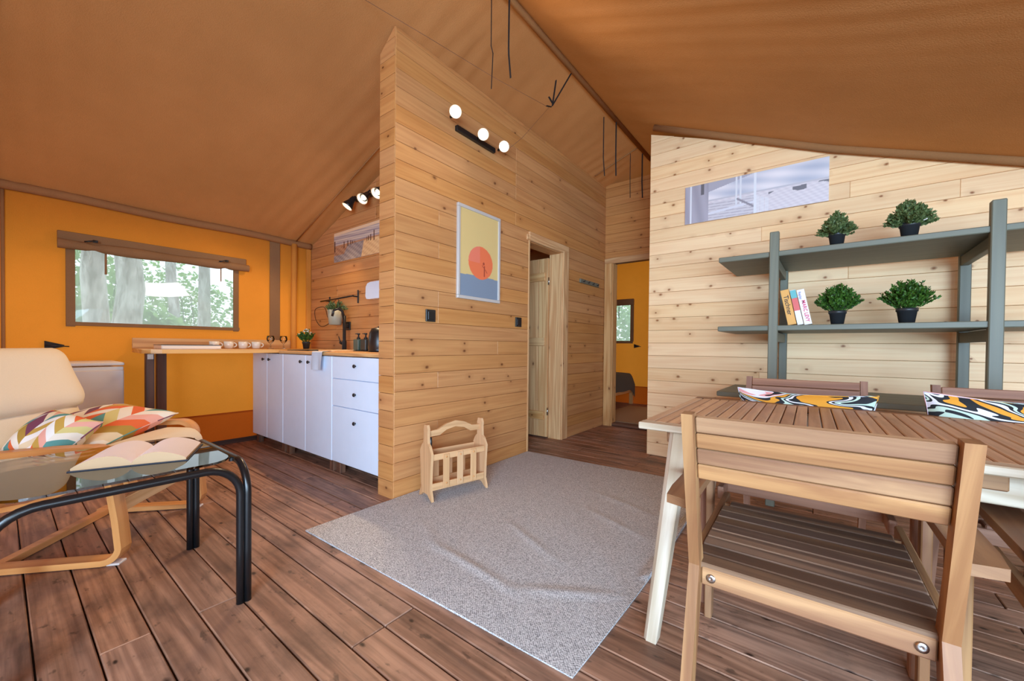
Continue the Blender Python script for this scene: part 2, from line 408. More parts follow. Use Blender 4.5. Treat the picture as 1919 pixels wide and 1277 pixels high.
        if smooth:
            for i in range(len(s.sm) - n, len(s.sm)): s.sm[i] = True
        return s
    def grid(s, fn, nu, nv, uvf=None, smooth=True, col=None, flip=False):
        vs = []; cs = []
        for j in range(nv + 1):
            for i in range(nu + 1):
                a, b = i / nu, j / nv; vs.append(Vector(fn(a, b)))
                if col: cs.append(col(a, b))
        uvf = uvf or (lambda a, b: (a, b)); fs = []; uvs = []
        for j in range(nv):
            for i in range(nu):
                q = [j * (nu + 1) + i, j * (nu + 1) + i + 1, (j + 1) * (nu + 1) + i + 1, (j + 1) * (nu + 1) + i]
                u = [uvf(i / nu, j / nv), uvf((i + 1) / nu, j / nv), uvf((i + 1) / nu, (j + 1) / nv), uvf(i / nu, (j + 1) / nv)]
                fs.append(q[::-1] if flip else q); uvs.append(u[::-1] if flip else u)
        s.add(vs, fs, uvs, smooth)
        if col: s.c = (s.c or []) + cs
        return s

def link(name, me, parent=None, label=None, kind=None):
    o = bpy.data.objects.new(name, me); COL.objects.link(o)
    if parent is not None: o.parent = parent
    if label: o['label'] = label
    if kind: o['kind'] = kind
    return o
def thing(name, label, cat, loc=(0, 0, 0), rotz=0.0, group=None):
    o = bpy.data.objects.new(name, None); COL.objects.link(o); o.location = loc; o.rotation_euler = (0, 0, math.radians(rotz))
    o.empty_display_size = .05
    return tag(o, label, cat, group)
def tag(o, label, cat, group=None):
    o['label'] = label; o['category'] = cat
    if group: o['group'] = group
    return o
def dup(root, loc=None, rotz=None, label=None, name=None):
    r = root.copy(); COL.objects.link(r)
    if loc: r.location = loc
    if rotz is not None: r.rotation_euler = (0, 0, math.radians(rotz))
    if label: r['label'] = label
    def rec(a, b):
        for ch in list(a.children):
            c = ch.copy(); COL.objects.link(c); c.parent = b; rec(ch, c)
    rec(root, r)
    return r
def sm(pts, n=6):
    P = [Vector(p) for p in pts]; out = []
    for i in range(len(P) - 1):
        a, b, c, d = P[max(0, i - 1)], P[i], P[i + 1], P[min(len(P) - 1, i + 2)]
        for k in range(n):
            t = k / n; out.append(.5 * ((2 * b) + (c - a) * t + (2 * a - 5 * b + 4 * c - d) * t * t + (3 * b - a - 3 * c + d) * t * t * t))
    return out + [P[-1]]
def arc(c, r, a0, a1, n, fn):
    return [fn(c[0] + r * math.cos(a0 + (a1 - a0) * i / n), c[1] + r * math.sin(a0 + (a1 - a0) * i / n)) for i in range(n + 1)]

# ------------------------------------------------------------------ setting
PITCHZ = .1157
RX, RZ = [-4.95, -4.62, -2.153, -1.58, -1.24, .073, .96, 2.3, 2.6], [2.0, 2.125, 3.035, 3.24, 3.05, 2.47, 2.135, 1.66, 1.55]
def roofz(x):
    for i in range(len(RX) - 1):
        if x <= RX[i + 1]:
            t = (x - RX[i]) / (RX[i + 1] - RX[i]); return RZ[i] + t * (RZ[i + 1] - RZ[i])
    return RZ[-1]

def struct(name, mb, mat, parent=None):
    return mb.obj(name, mat, parent, kind='structure')

# floor: dark sub-frame with planks
fl = struct('floor', MB().box((-1.2, 2.7, -.05), (7.3, 8.7, .04), .001), M['leg_dark'])
cache = {}
def plank(par, x0, x1, y0, y1, th, mat, name='plank'):
    key = (round(x1 - x0, 3), round(y1 - y0, 4), mat.name)
    if key not in cache: cache[key] = MB().box(((x1 - x0) / 2, (y1 - y0) / 2, -th / 2), (x1 - x0, y1 - y0, th), .0035, grain=0).mesh(name, mat)
    o = link(name, cache[key], par); o.location = (x0, y0, 0); return o
LENS = [1.8, 2.4, 3.0, 3.6]
for k in range(-17, 50):
    y0 = .58 + .1285 * k + .0025; y1 = y0 + .1285 - .005
    x = -4.8 - R_.choice([0, .6, 1.2]) * 0
    ls = []
    while x < 2.35:
        L = R_.choice(LENS); x2 = min(x + L, 2.4)
        if 2.4 - x2 < .5: x2 = 2.4
        plank(fl, x + .0015, x2 - .0015, y0, y1, .028, M['floor']); x = x2

# ceiling
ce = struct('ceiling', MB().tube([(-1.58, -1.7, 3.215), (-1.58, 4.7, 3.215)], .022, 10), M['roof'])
RAFT = [-1.6, 0.0, 2.02, 4.35, 6.95]
def sag(x, y):
    import bisect
    i = max(0, min(len(RAFT) - 2, bisect.bisect_right(RAFT, y) - 1)); t = (y - RAFT[i]) / (RAFT[i + 1] - RAFT[i]); t = min(1, max(0, t))
    return math.sin(PI * t) ** .8
def wr(x, y):   # small drape folds fanning away from the rafters
    d = min(abs(y - r) for r in RAFT); return .008 * math.exp(-d / .3) * math.sin(d * 45 + x * (4 if x < -1.6 else 2)) + .006 * math.exp(-abs(x + 1.58) / .5) * math.sin(y * 30 + x * 8)
    return .006 * math.exp(-d / .25) * math.sin(d * 60 + x * 3)
def roof_slope(x0, x1, amp, nu, nv):
    def fn(a, b):
        x = x0 + (x1 - x0) * a; y = -1.7 + 8.75 * b
        e = min(a, 1 - a) * 2
        return (x, y, roofz(x) - amp * sag(x, y) * math.sin(PI * a) + wr(x, y) * min(1, e * 4) + .0)
    return MB().grid(fn, nu, nv)
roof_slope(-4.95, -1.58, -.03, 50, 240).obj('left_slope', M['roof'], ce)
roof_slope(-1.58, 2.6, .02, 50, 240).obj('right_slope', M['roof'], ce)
for y in RAFT[1:-1]:
    mb = MB(); pts = [(x, y, roofz(x) - .012) for x in [-4.6, -3.8, -3.0, -2.33]]
    if y > 4: pts = [(x, y, roofz(x) - .012) for x in (-2.12, -1.9, -1.6)]
    mb.tube(pts, .006, 8); mb.obj('rafter_seam', M['roof'], ce)
for y in (0.0, 3.66):
    mb = MB(); mb.tube([(x, y, roofz(x) - .03) for x in [-1.2, -.6, .073, .5, .96, 1.6, 2.28]], .028, 10)
    mb.obj('rafter_sleeve', M['roof_seam'], ce)

# left canvas wall with window hole
XL = -4.62
wy0, wy1, wz0, wz1 = .379, 1.44, 1.157, 1.76
def canvas_wall(mb, fn, u0, u1, z0, top, hole=None, step=.12):
    us = [u0]; 
    while us[-1] < u1 - 1e-6: us.append(min(u1, us[-1] + step))
    if hole: us = sorted(set(us + [hole[0], hole[1]]))
    for a, b in zip(us, us[1:]):
        if b - a < 1e-6: continue
        segs = [(z0, None)]
        if hole and a >= hole[0] - 1e-6 and b <= hole[1] + 1e-6: segs = [(z0, hole[2]), (hole[3], None)]
        for s0, s1 in segs:
            ta, tb = (s1, s1) if s1 is not None else (top(a), top(b))
            mb.add([fn(a, s0), fn(b, s0), fn(b, tb), fn(a, ta)], [[0, 1, 2, 3]], [[(a, s0), (b, s0), (b, tb), (a, ta)]], True)
mb = MB()
canvas_wall(mb, lambda u, z: (XL, u, z), -1.65, 7.0, .3, lambda u: 2.13, (wy0, wy1, wz0, wz1))
wl = struct('wall_left', mb, M['orange'])
MB().grid(lambda a, b: (XL + .004 - .006 * math.sin(b * 3), -1.65 + 8.65 * a, .0 + .315 * b), 40, 3).obj('mud_skirt', M['skirt'], wl)
MB().box((XL - .01, 2.6, .02), (.03, 8.6, .05), .002).obj('base_rail', M['leg_dark'], wl)
MB().tube([(XL + .03, y, 2.115 + .006 * math.sin(y * 5)) for y in [-1.6 + .25 * i for i in range(16)] if y < 2.19] + [(XL + .03, 2.19, 2.11)], .034, 12).obj('eave_sleeve', M['roof_seam'], wl)
MB().box((XL + .012, 1.82, 1.2), (.012, .1, 1.78), .003).obj('post_band', M['flap'], wl)
MB().tube([(XL + .045, 2.0 + .004 * math.sin(z * 4), z) for z in (.0, .5, .95, 1.4, 1.8, 2.1)], .03, 12).obj('post_sleeve', M['sleeve'], wl)
MB().tube([(XL + .012, .03, z) for z in (.0, .5, .95, 1.4, 1.8, 2.14)], .01, 10).obj('corner_post_sleeve', M['roof_seam'], wl)
MB().box((XL + .02, 2.17, 1.1), (.02, .05, 2.0), .003).obj('corner_seam', M['sleeve'], wl)
# window 1
w1 = struct('window_1', MB().box((XL + .008, .353, 1.44), (.016, .05, .64), .002).box((XL + .008, 1.462, 1.44), (.016, .045, .64), .002).box((XL + .0095, .91, 1.143), (.021, 1.16, .03), .002), M['flap'])
MB().grid(lambda a, b: (XL + .004 + .006 * math.sin(a * 9) * math.sin(b * 7), wy0 - .01 + (wy1 - wy0 + .02) * a, wz0 - .01 + (wz1 - wz0 + .02) * b), 24, 12).obj('pane', M['pane'], w1)
MB().box((XL + .02, .915, 1.81), (.03, 1.26, .085), .004).obj('valance', M['flap'], w1)
def roll(a, b):
    y = .285 + 1.275 * a; th = 2 * PI * b
    pin = 1 - .35 * math.exp(-((y - .48) / .03) ** 2) - .35 * math.exp(-((y - 1.36) / .03) ** 2)
    r = (.033 + .004 * math.sin(y * 11)) * pin
    return (XL + .05 + r * math.cos(th), y, 1.755 - .004 * math.sin(y * 3) + r * math.sin(th) * 1.15)
MB().grid(roll, 70, 14).obj('rolled_blind', M['flap'], w1)
for y in (.48, 1.36):
    MB().tube([(XL + .09, y, 1.80), (XL + .095, y - .03, 1.79), (XL + .088, y - .06, 1.782)], .006, 6).box((XL + .088, y, 1.795), (.012, .03, .02), .002).obj('toggle', M['black'], w1)
MB().box((XL + .03, .545, 1.635), (.004, .014, .17), .001).obj('strap', M['flap'], w1)
MB().box((XL + .03, 1.33, 1.665), (.004, .009, .13), .001).obj('strap', M['flap'], w1)

# board wall generator -------------------------------------------------
def clip(poly, a, b):   # keep z <= a + b*u
    out = []
    for i in range(len(poly)):
        p, q = poly[i], poly[(i + 1) % len(poly)]
        dp, dq = a + b * p[0] - p[1], a + b * q[0] - q[1]
        if dp >= 0: out.append(p)
        if (dp >= 0) != (dq >= 0):
            t = dp / (dp - dq); out.append((p[0] + (q[0] - p[0]) * t, p[1] + (q[1] - p[1]) * t))
    return out
bcache = {}
def board(par, poly, th, mat, name='board'):
    u0 = min(p[0] for p in poly); z0 = min(p[1] for p in poly)
    loc = [(round(p[0] - u0, 3), round(p[1] - z0, 4)) for p in poly]
    key = (tuple(loc), mat.name, th)
    if key not in bcache:
        n = len(loc); cu = sum(p[0] for p in loc) / n; cz = sum(p[1] for p in loc) / n; ch = .0022
        front = [(p[0] + (ch if p[0] < cu else -ch), p[1] + (ch if p[1] < cz else -ch)) for p in loc]
        vs = [(p[0], 0, p[1]) for p in loc] + [(p[0], -th + ch, p[1]) for p in loc] + [(p[0], -th, p[1]) for p in front]
        fs = [[2 * n + i for i in range(n)]]; uvs = [[front[i] for i in range(n)]]
        for i in range(n):
            j = (i + 1) % n
            fs.append([n + i, n + j, 2 * n + j, 2 * n + i]); uvs.append([loc[i], loc[j], front[j], front[i]])
            fs.append([i, j, n + j, n + i]); uvs.append([loc[i], loc[j], (loc[j][0], loc[j][1] + .01), (loc[i][0], loc[i][1] + .01)])
        bcache[key] = MB().add(vs, fs, uvs).mesh(name, mat)
    o = link(name, bcache[key], par); o.location = (u0, 0, z0)
    return o
def board_wall(name, origin, rotz, U, spans, topab, mat, th=.018, backing=.1, backmat=None, seg=(0, 0), seed=1, zoff=0.0, backpolys=None):
    rr = random.Random(seed)
    mb = MB()
    for poly in backpolys: mb.prism(poly, 0.0, backing, lambda a, b, t: (a, t, b))
    w = struct(name, mb, backmat or M['pine_back'])
    w.location = origin; w.rotation_euler = (0, 0, math.radians(rotz))
    a, b = topab
    for k in range(40):
        z0 = zoff + k * PITCHZ + .001; z1 = z0 + PITCHZ - .002
        for (u0, u1) in spans(z0 + .05):
            if max(a + b * u0, a + b * u1) <= z0 + .01: continue
            cuts = [u0]
            if u1 - u0 > 1.3 and rr.random() < .75: cuts.append(round(u0 + (u1 - u0) * rr.choice([.25, .4, .55, .7]), 3))
            cuts.append(u1)
            for c0, c1 in zip(cuts, cuts[1:]):
                poly = clip([(c0, z0), (c1 - .001, z0), (c1 - .001, z1), (c0, z1)], a, b)
                if len(poly) >= 3: board(w, poly, th, mat)
    return w
# kitchen wall (faces the camera side, y = 2.2)
KT = (2.125 + 0.0, .369)
board_wall('wall_kitchen', (-4.6, 2.218, 0), 0, 2.3, lambda z: [(0.0, 2.29)], (2.115, .3645), M['pine'], seed=3,
           backpolys=[[(0, 0), (2.29, 0), (2.29, 2.95), (0, 2.115)]], backing=.02)
# partition with door_1, faces +x ; u = y-1.56
PX = -2.153
def pspans(z):
    return [(0, 3.2)] if z > 18 * PITCHZ else [(0, 1.49), (2.227, 3.2)]
wp = board_wall('wall_partition', (PX - .018, 1.56, 0), 90, 3.2, pspans, (3.035, 0), M['pine'], seed=5,
                backpolys=[[(0.02, 0), (1.488, 0), (1.488, 2.0), (0.02, 2.0)], [(2.1, 0), (3.18, 0), (3.18, 2.0), (2.1, 2.0)], [(0.02, 1.99), (3.18, 1.99), (3.18, 3.0), (0.02, 3.0)]], backing=.135, backmat=M['pine'])
for k in range(27):
    z0 = k * PITCHZ * .985 + .001; z1 = z0 + PITCHZ * .985 - .003
    poly = clip([(.0, z0), (.156, z0), (.156, z1), (.0, z1)], 2.918, .72)
    if len(poly) < 3: continue
    me_key = ('end', round(z1 - z0, 4), len(poly), round(poly[-1][1] - z0, 3))
    mb = MB().prism([(p[0], p[1] - z0) for p in poly], 0.0, .02, lambda a, b, t: (a, t, b))
    if me_key not in bcache: bcache[me_key] = mb.mesh('end_board', M['pine'])
    o = link('end_board', bcache[me_key], wp)
    o.matrix_world = Matrix.Translation((PX - .158, 1.552, z0))
    o.matrix_parent_inverse = Matrix.Identity(4)
    o.rotation_euler = (0, 0, -PI / 2)
    # express in the parent's frame (parent turned 90 degrees)
    o.location = (1.552 - 1.56, -(PX - .158 - (PX - .018)), z0)
# door_1 casing + leaf
d1 = struct('door_1', MB().box((PX - .075, 3.70, 1.0), (.16, .085, 1.995), .004).box((PX + .004, 3.73, 1.02), (.022, .115, 2.04), .004), M['pine_trim'])
MB().box((PX - .07, 3.37, 2.02), (.165, .72, .05), .004).box((PX + .006, 3.41, 2.045), (.024, .74, .062), .004).obj('head_casing', M['pine_trim'], d1)
MB().box((PX - .07, 3.055, 1.0), (.15, .02, 2.0), .003).obj('jamb', M['pine_trim'], d1)
for i in range(5):
    MB().box((PX - .2 - .124 * i, 3.625, .985), (.121, .03, 1.93), .003).obj('leaf_plank', M['pine_trim'], d1)
for z in (.25, 1.05, 1.75):
    MB().box((PX - .45, 3.6, z), (.56, .02, .09), .003).obj('leaf_rail', M['pine_trim'], d1)
for z in (.3, 1.7): MB().tube([(PX - .13, 3.61, z - .04), (PX - .13, 3.61, z + .04)], .008, 8).obj('hinge', M['steel'], d1)
struct('wall_bathroom', MB().box((-3.5, 3.5, 1.25), (.04, 2.5, 2.5), .003).prism([(-3.5, 0), (-2.3, 0), (-2.3, 2.96), (-3.5, 2.52)], 4.76, 4.8, lambda a, b, t: (a, t, b)), M['pine'])
# hall end wall with door_2
def hspans(z):
    return [(0, .92)] if z > 2.1 else [(0, .015), (.76, .92)]
board_wall('wall_hall_end', (-2.16, 4.76, 0), 0, .92, hspans, (3.06, 0), M['pine'], seed=8,
           backpolys=[[(0, 0), (.1, 0), (.1, 3.06), (0, 3.06)], [(.1, 2.06), (.92, 2.06), (.92, 3.06), (.1, 3.06)], [(.74, 0), (.92, 0), (.92, 2.06), (.74, 2.06)]], backing=.1)
d2 = struct('door_2', MB().box((-2.1, 4.73, 1.03), (.095, .03, 2.06), .004).box((-2.05, 4.8, 1.03), (.02, .13, 2.06), .004), M['pine_trim'])
MB().box((-1.75, 4.73, 2.085), (.8, .03, .07), .004).obj('head_casing', M['pine_trim'], d2)
MB().box((-1.75, 4.8, .02), (.66, .1, .035), .004).obj('threshold', M['leg_brown'], d2)
struct('wall_hall_side', MB().box((-1.2, 4.3, 1.48), (.08, 1.05, 2.96), .004), M['pine'])
# dining wall
board_wall('wall_dining', (-1.245, 3.728, 0), 0, 3.55, lambda z: [(0, 3.55)], (2.975, -.39), M['pine_pale'], seed=13,
           backpolys=[[(0.004, 0), (3.55, 0), (3.55, 1.59), (0.004, 2.97)]], backing=.1)
# right canvas wall, front canvas, bedroom
mb = MB(); canvas_wall(mb, lambda u, z: (2.32, u, z), 1.2, 3.8, 0, lambda u: 1.66)
struct('wall_right', mb, M['orange'])
mb = MB(); canvas_wall(mb, lambda u, z: (u, -1.6, z), -4.62, -0.3, 0, lambda u: roofz(u))
struct('wall_front_shade', mb, M['orange'])  # unseen front canvas, extended to block daylight from the left floor
mb = MB(); BH = (-3.3, -2.62, 1.107, 1.76)
canvas_wall(mb, lambda u, z: (u, 6.9, z), -4.62, 2.3, .3, lambda u: roofz(u), BH)
wb = struct('wall_bedroom', mb, M['orange'])
MB().grid(lambda a, b: (-4.62 + 6.9 * a, 6.895, .31 * b), 20, 2).obj('mud_skirt', M['skirt'], wb)
w2 = struct('window_2', MB().box((-2.6, 6.885, 1.43), (.06, .02, .66), .003).box((-2.96, 6.885, 1.09), (.75, .02, .045), .003), M['flap'])
MB().box((-2.95, 6.87, 1.805), (.77, .05, .11), .01).obj('valance', M['flap'], w2)
MB().box((-2.84, 6.87, 1.62), (.012, .006, .22), .001).obj('strap', M['strap'], w2)
MB().grid(lambda a, b: (-3.3 + .7 * a, 6.897, 1.1 + .66 * b), 4, 4).obj('pane', M['pane'], w2)

# ------------------------------------------------------------------ kitchen
def knob(x, y, z, par):
    m4 = Matrix.Translation((x, y, z)) @ Matrix.Rotation(PI / 2, 4, 'X')
    return MB().lathe([(0, .022), (.011, .022), (.014, .018), (.013, .014), (.005, .01), (.005, 0), (.008, -.002)], 14, M4=m4).obj('knob', M['black'], par)
def cabinet(x0, x1, kind, label):
    t = thing('kitchen_cabinet', label, 'cabinet', (x0, 1.6, 0))
    w = x1 - x0
    MB().box((w / 2, .29, .5), (w - .004, .56, .81), .003).obj('body', M['white'], t)
    if kind == 'doors':
        for i in range(2):
            dx = w / 2 * i
            d = MB().box((dx + w / 4, .0, .5), (w / 2 - .004, .019, .815), .003).obj('door', M['white'], t)
            knob((w / 2 - .068) if i == 0 else (w / 2 + .068), -.009, .85, d)
    else:
        for z0, z1, kz in ((.096, .523, .424), (.527, .735, .633), (.739, .906, .842)):
            d = MB().box((w / 2, .0, (z0 + z1) / 2), (w - .004, .019, z1 - z0), .003).obj('drawer', M['white'], t)
            knob(w / 2, -.009, kz, d)
    for sx in (.05, w - .05):
        for sy in (.04, .5): MB().box((sx, sy, .047), (.06, .045, .094), .003).obj('foot', M['leg_brown'], t)
    return t
cabinet(-4.545, -3.853, 'doors', 'left white kitchen cabinet under the window counter, two doors')
cabinet(-3.851, -2.988, 'doors', 'middle white kitchen cabinet with two doors, dish cloth hanging over it')
cabinet(-2.986, -2.316, 'drawers', 'white kitchen cabinet of three drawers beside the partition')
wt = MB().box((-3.106, 1.882, .926), (1.585, .618, .027), .004).obj('worktop', M['oak_top']); tag(wt, 'wooden kitchen worktop lying on the white cabinets', 'worktop')
bt = thing('window_counter', 'long wooden counter shelf under the canvas window on dark legs', 'counter', (0, 0, 0))
MB().prism([(-4.6, .70), (-3.99, .66), (-3.93, .70), (-3.905, .76), (-3.905, 2.19), (-4.6, 2.19)], .918, .949, lambda a, b, t: (a, b, t), gdir=1).obj('counter_top', M['oak_top'], bt)
MB().box((-4.6, 1.35, .995), (.02, 1.3, .09), .003).obj('backsplash', M['oak_top'], bt)
MB().box((-3.97, .70, .459), (.05, .05, .918), .003).obj('leg', M['leg_dark'], bt)
MB().box((-4.2, .81, .459), (.06, .06, .918), .003).obj('leg', M['leg_brown'], bt)
MB().box((-3.942, .70, .895), (.004, .035, .04), .001).box((-3.93, .70, .914), (.03, .035, .004), .001).obj('bracket', M['steel'], bt)
# tray, mugs, glasses on the counter (top .949)
t = thing('serving_tray', 'white serving tray with a dark rim on the window counter', 'tray', (-4.13, .97, .949))
MB().prism([(-.1, -.19), (.1, -.19), (.12, -.16), (.12, .16), (.1, .19), (-.1, .19), (-.12, .16), (-.12, -.16)], .0, .006, lambda a, b, c: (a, b, c)).obj('base', M['ceramic'], t)
mb = MB()
for (a, b), (c, d) in (((-.12, -.19), (.12, -.19)), ((.12, -.19), (.12, .19)), ((.12, .19), (-.12, .19)), ((-.12, .19), (-.12, -.19))):
    mb.beam((a, b, .018), (c, d, .018), .008, .03)
mb.obj('wall', M['ceramic'], t)
mb = MB()
for (a, b), (c, d) in (((-.122, -.192), (.122, -.192)), ((.122, -.192), (.122, .192)), ((.122, .192), (-.122, .192)), ((-.122, .192), (-.122, -.192))):
    mb.beam((a, b, .0345), (c, d, .0345), .011, .005)
mb.obj('rim', M['black'], t)
mug0 = thing('mug', 'pale mug on the window counter, partly behind the tray', 'mug', (-4.28, 1.19, .949), 0, 'mugs in a row on the window counter')
MB().lathe([(.0, .004), (.028, .004), (.033, .01), (.037, .035), (.038, .068), (.035, .068), (.034, .035), (.03, .014), (0, .012)], 20).obj('body', M['ceramic'], mug0)
MB().tube([(.0, .036 + .026 * math.sin(a) * 1.0, .037 + .02 * math.cos(a)) for a in [PI * i / 8 for i in range(9)]], .005, 6).obj('handle', M['ceramic'], mug0)
for y, lab in ((1.30, 'second mug from the tray in the row on the window counter'), (1.415, 'third mug from the tray in the row on the window counter'), (1.525, 'pale mug nearest the clear glasses on the window counter')):
    dup(mug0, (-4.28, y, .949), 0, lab)
gl0 = thing('drinking_glass', 'clear stemmed glass on the window counter, beside the last mug', 'glass', (-4.3, 1.66, .949), 0, 'clear glasses on the window counter')
MB().lathe([(.0, .002), (.03, .002), (.006, .008), (.004, .05), (.02, .065), (.034, .085), (.036, .1), (.031, .13), (.029, .13), (.034, .1), (.03, .085), (0, .062)], 18).obj('bowl', M['clear'], gl0)
dup(gl0, (-4.3, 1.78, .949), 0, 'clear stemmed glass on the window counter, next to the flowering plant')

# plants ---------------------------------------------------------------
def pot(par, r0, r1, h):
    MB().lathe([(0, .001), (r0, .001), (r1 * .96, h * .78), (r1 * 1.05, h * .79), (r1 * 1.07, h), (r1 * .97, h), (r1 * .9, h * .8), (0, h * .8)], 22).obj('pot', M['pot'], par)
def foliage(par, cz, rx, rz, n, leaf, mat, seed, droop=0.0, up_=.6, stems=40):
    rr = random.Random(seed); mb = MB()
    for i in range(stems):
        a = rr.random() * 2 * PI; e = rr.random() ** .6
        tip = Vector((math.cos(a) * rx * e, math.sin(a) * rx * e, cz + rz * (1 - .55 * e * e) * (.75 + .3 * rr.random()) - droop * e))
        b0 = Vector((math.cos(a) * .012, math.sin(a) * .012, cz - .01)); mid = (b0 + tip) / 2 + Vector((0, 0, .02 * (1 - e)))
        mb.tube([b0, mid, tip], [.0016, .0013, .0008], 4, False)
        m_ = n // stems
        for k in range(m_):
            t = .35 + .65 * (k + rr.random()) / m_
            p = b0.lerp(mid, t * 2) if t < .5 else mid.lerp(tip, t * 2 - 1)
            d = Vector((rr.uniform(-1, 1), rr.uniform(-1, 1), rr.uniform(-.2, 1) * up_)) + (tip - b0).normalized() * .8
            d.normalize(); s = d.cross(Vector((rr.uniform(-1, 1), rr.uniform(-1, 1), rr.uniform(-1, 1)))).normalized()
            L = leaf * rr.uniform(.7, 1.2); W = L * .3
            nn = d.cross(s) * W * .4
            mb.add([p, p + d * L * .5 + s * W + nn, p + d * L, p + d * L * .5 - s * W + nn], [[0, 1, 2, 3]], [[(0, 0), (1, 0), (1, 1), (0, 1)]])
    o = mb.obj('foliage', mat, par, kind='stuff'); return o
def plant(loc, r, h, rx, rz, mat, seed, label, leaf=.022, droop=0.0, n=900, stems=60):
    t = thing('potted_plant', label, 'plant', loc, 0)
    pot(t, r * .74, r, h); foliage(t, h * .85, rx, rz, n, leaf, M[mat], seed, droop, stems=stems)
    return t
YS = 3.1
p1 = plant((.09, YS, 1.613), .041, .09, .095, .135, 'leaf_grey', 1, 'smaller grey-green bushy plant in black pot on the top shelf', droop=.045, leaf=.02, n=4200, stems=150)
p2 = plant((.403, YS, 1.614), .043, .09, .102, .145, 'leaf_grey', 2, 'larger grey-green bushy plant with white tag on the top shelf', droop=.04, leaf=.02, n=4800, stems=170)
MB().box((.045, -.03, .095), (.04, .003, .014), .001, Matrix.Rotation(-.4, 3, 'Y')).obj('tag', M['page'], p2)
plant((.1, YS, 1.147), .041, .085, .115, .16, 'leaf_fresh', 3, 'dark green plant in black pot beside the books on the middle shelf', leaf=.019, n=3400, stems=120)
plant((.4, YS, 1.147), .044, .085, .12, .165, 'leaf_fresh', 4, 'bright green plant in black pot, farther from the books on the middle shelf', leaf=.019, n=3800, stems=130)
fp = plant((-4.22, 1.97, .949), .038, .075, .09, .14, 'leaf_fresh', 5, 'flowering plant in dark pot in the kitchen worktop corner', leaf=.022, n=500, stems=36)
mb = MB(); rr = random.Random(3)
for i in range(22):
    a = rr.random() * 6.28; e = rr.random(); c = Vector((math.cos(a) * .08 * e, math.sin(a) * .08 * e, .12 + .09 * (1 - e * .7)))
    mb.box(c, (.013, .013, .008), .003)
mb.obj('blossoms', M['blossom'], fp, kind='stuff')
# sink rim, faucet
sk = MB()
for c, d in (((-3.72, 1.66, .943), (.38, .02, .007)), ((-3.72, 2.03, .943), (.38, .02, .007)), ((-3.9, 1.845, .943), (.02, .39, .007)), ((-3.54, 1.845, .943), (.02, .39, .007))): sk.box(c, d, .002)
t = thing('sink', 'black-rimmed sink set in the kitchen worktop', 'sink', (0, 0, 0)); sk.obj('rim', M['black'], t)
MB().box((-3.72, 1.845, .9405), (.35, .36, .002), .0005).obj('basin', M['blackpl'], t)
t = thing('faucet', 'tall black kitchen faucet with side lever', 'faucet', (-3.655, 2.07, .94))
MB().lathe([(0, 0), (.028, 0), (.026, .008), (.022, .012), (.021, .09), (.016, .1), (.015, .34), (0, .345)], 16).obj('body', M['black'], t)
MB().tube([(0, 0, .3), (-.004, -.02, .385), (-.01, -.06, .405), (-.015, -.1, .385), (-.017, -.115, .33)], [.013, .013, .012, .011, .011], 12).obj('spout', M['black'], t)
MB().tube([(-.015, 0, .07), (-.05, -.005, .075), (-.062, -.005, .08)], .015, 10).tube([(-.062, -.005, .08), (-.085, -.012, .14)], [.006, .004], 8).obj('lever', M['black'], t)
cb_ = MB().box((-3.41, 1.9, .9455), (.23, .3, .011), .003).obj('cutting_board', M['birch_pale']); tag(cb_, 'thin pale cutting board flat on the worktop by the dispensers', 'cutting board')
t = thing('dish_cloth', 'pale blue-grey dish cloth hanging over the worktop edge', 'cloth', (0, 0, 0))
def cloth(a, b):
    x = -3.235 + .165 * a + .012 * b * math.sin(a * 3)
    s = b * .26
    if s < .1: return (x, 1.66 - s, .9425 + .002 * math.sin(a * 9))
    if s < .115: k = (s - .1) / .015; return (x, 1.56 - .006 * k, .9425 - .004 * k)
    return (x + .01 * math.sin(s * 20), 1.552 - .006 * math.sin(a * 8) * (s - .1) * 6, .94 - (s - .115))
MB().grid(cloth, 14, 26).obj('cloth', M['cloth'], t)
dt = MB().box((-3.22, 2.0, .944), (.24, .1, .008), .003).obj('dispenser_tray', M['black']); tag(dt, 'small flat black tray under the soap dispensers', 'tray')
def soap(x, y, mat, label):
    t = thing('soap_dispenser', label, 'dispenser', (x, y, .948), 0)
    MB().box((0, 0, .05), (.082, .06, .1), .006).obj('bottle', M[mat], t)
    MB().lathe([(0, .1), (.016, .1), (.016, .115), (.008, .118), (.006, .14), (.013, .142), (.013, .155), (0, .155)], 12).box((-.014, -.01, .149), (.034, .012, .008), .002).obj('pump', M['blackpl'], t)
soap(-3.335 + .045, 2.0, 'greenglass', 'green square soap dispenser, nearer the faucet')
soap(-3.175, 2.0, 'darkglass', 'dark square soap dispenser, nearer the kettle')
t = thing('electric_kettle', 'glossy black electric kettle at the partition edge of the worktop', 'kettle', (-2.93, 1.97, .94), 0)
MB().lathe([(0, 0), (.085, 0), (.088, .012), (.086, .02), (.09, .03), (.088, .1), (.078, .16), (.06, .195), (.03, .205), (0, .207)], 24).obj('body', M['black'], t)
MB().tube([(.06, 0, .19), (.11, 0, .19), (.125, 0, .13), (.115, 0, .06), (.088, 0, .04)], .01, 8).obj('handle', M['blackpl'], t)
MB().lathe([(0, .205), (.01, .206), (.012, .215), (0, .218)], 10).obj('lid_knob', M['black'], t)
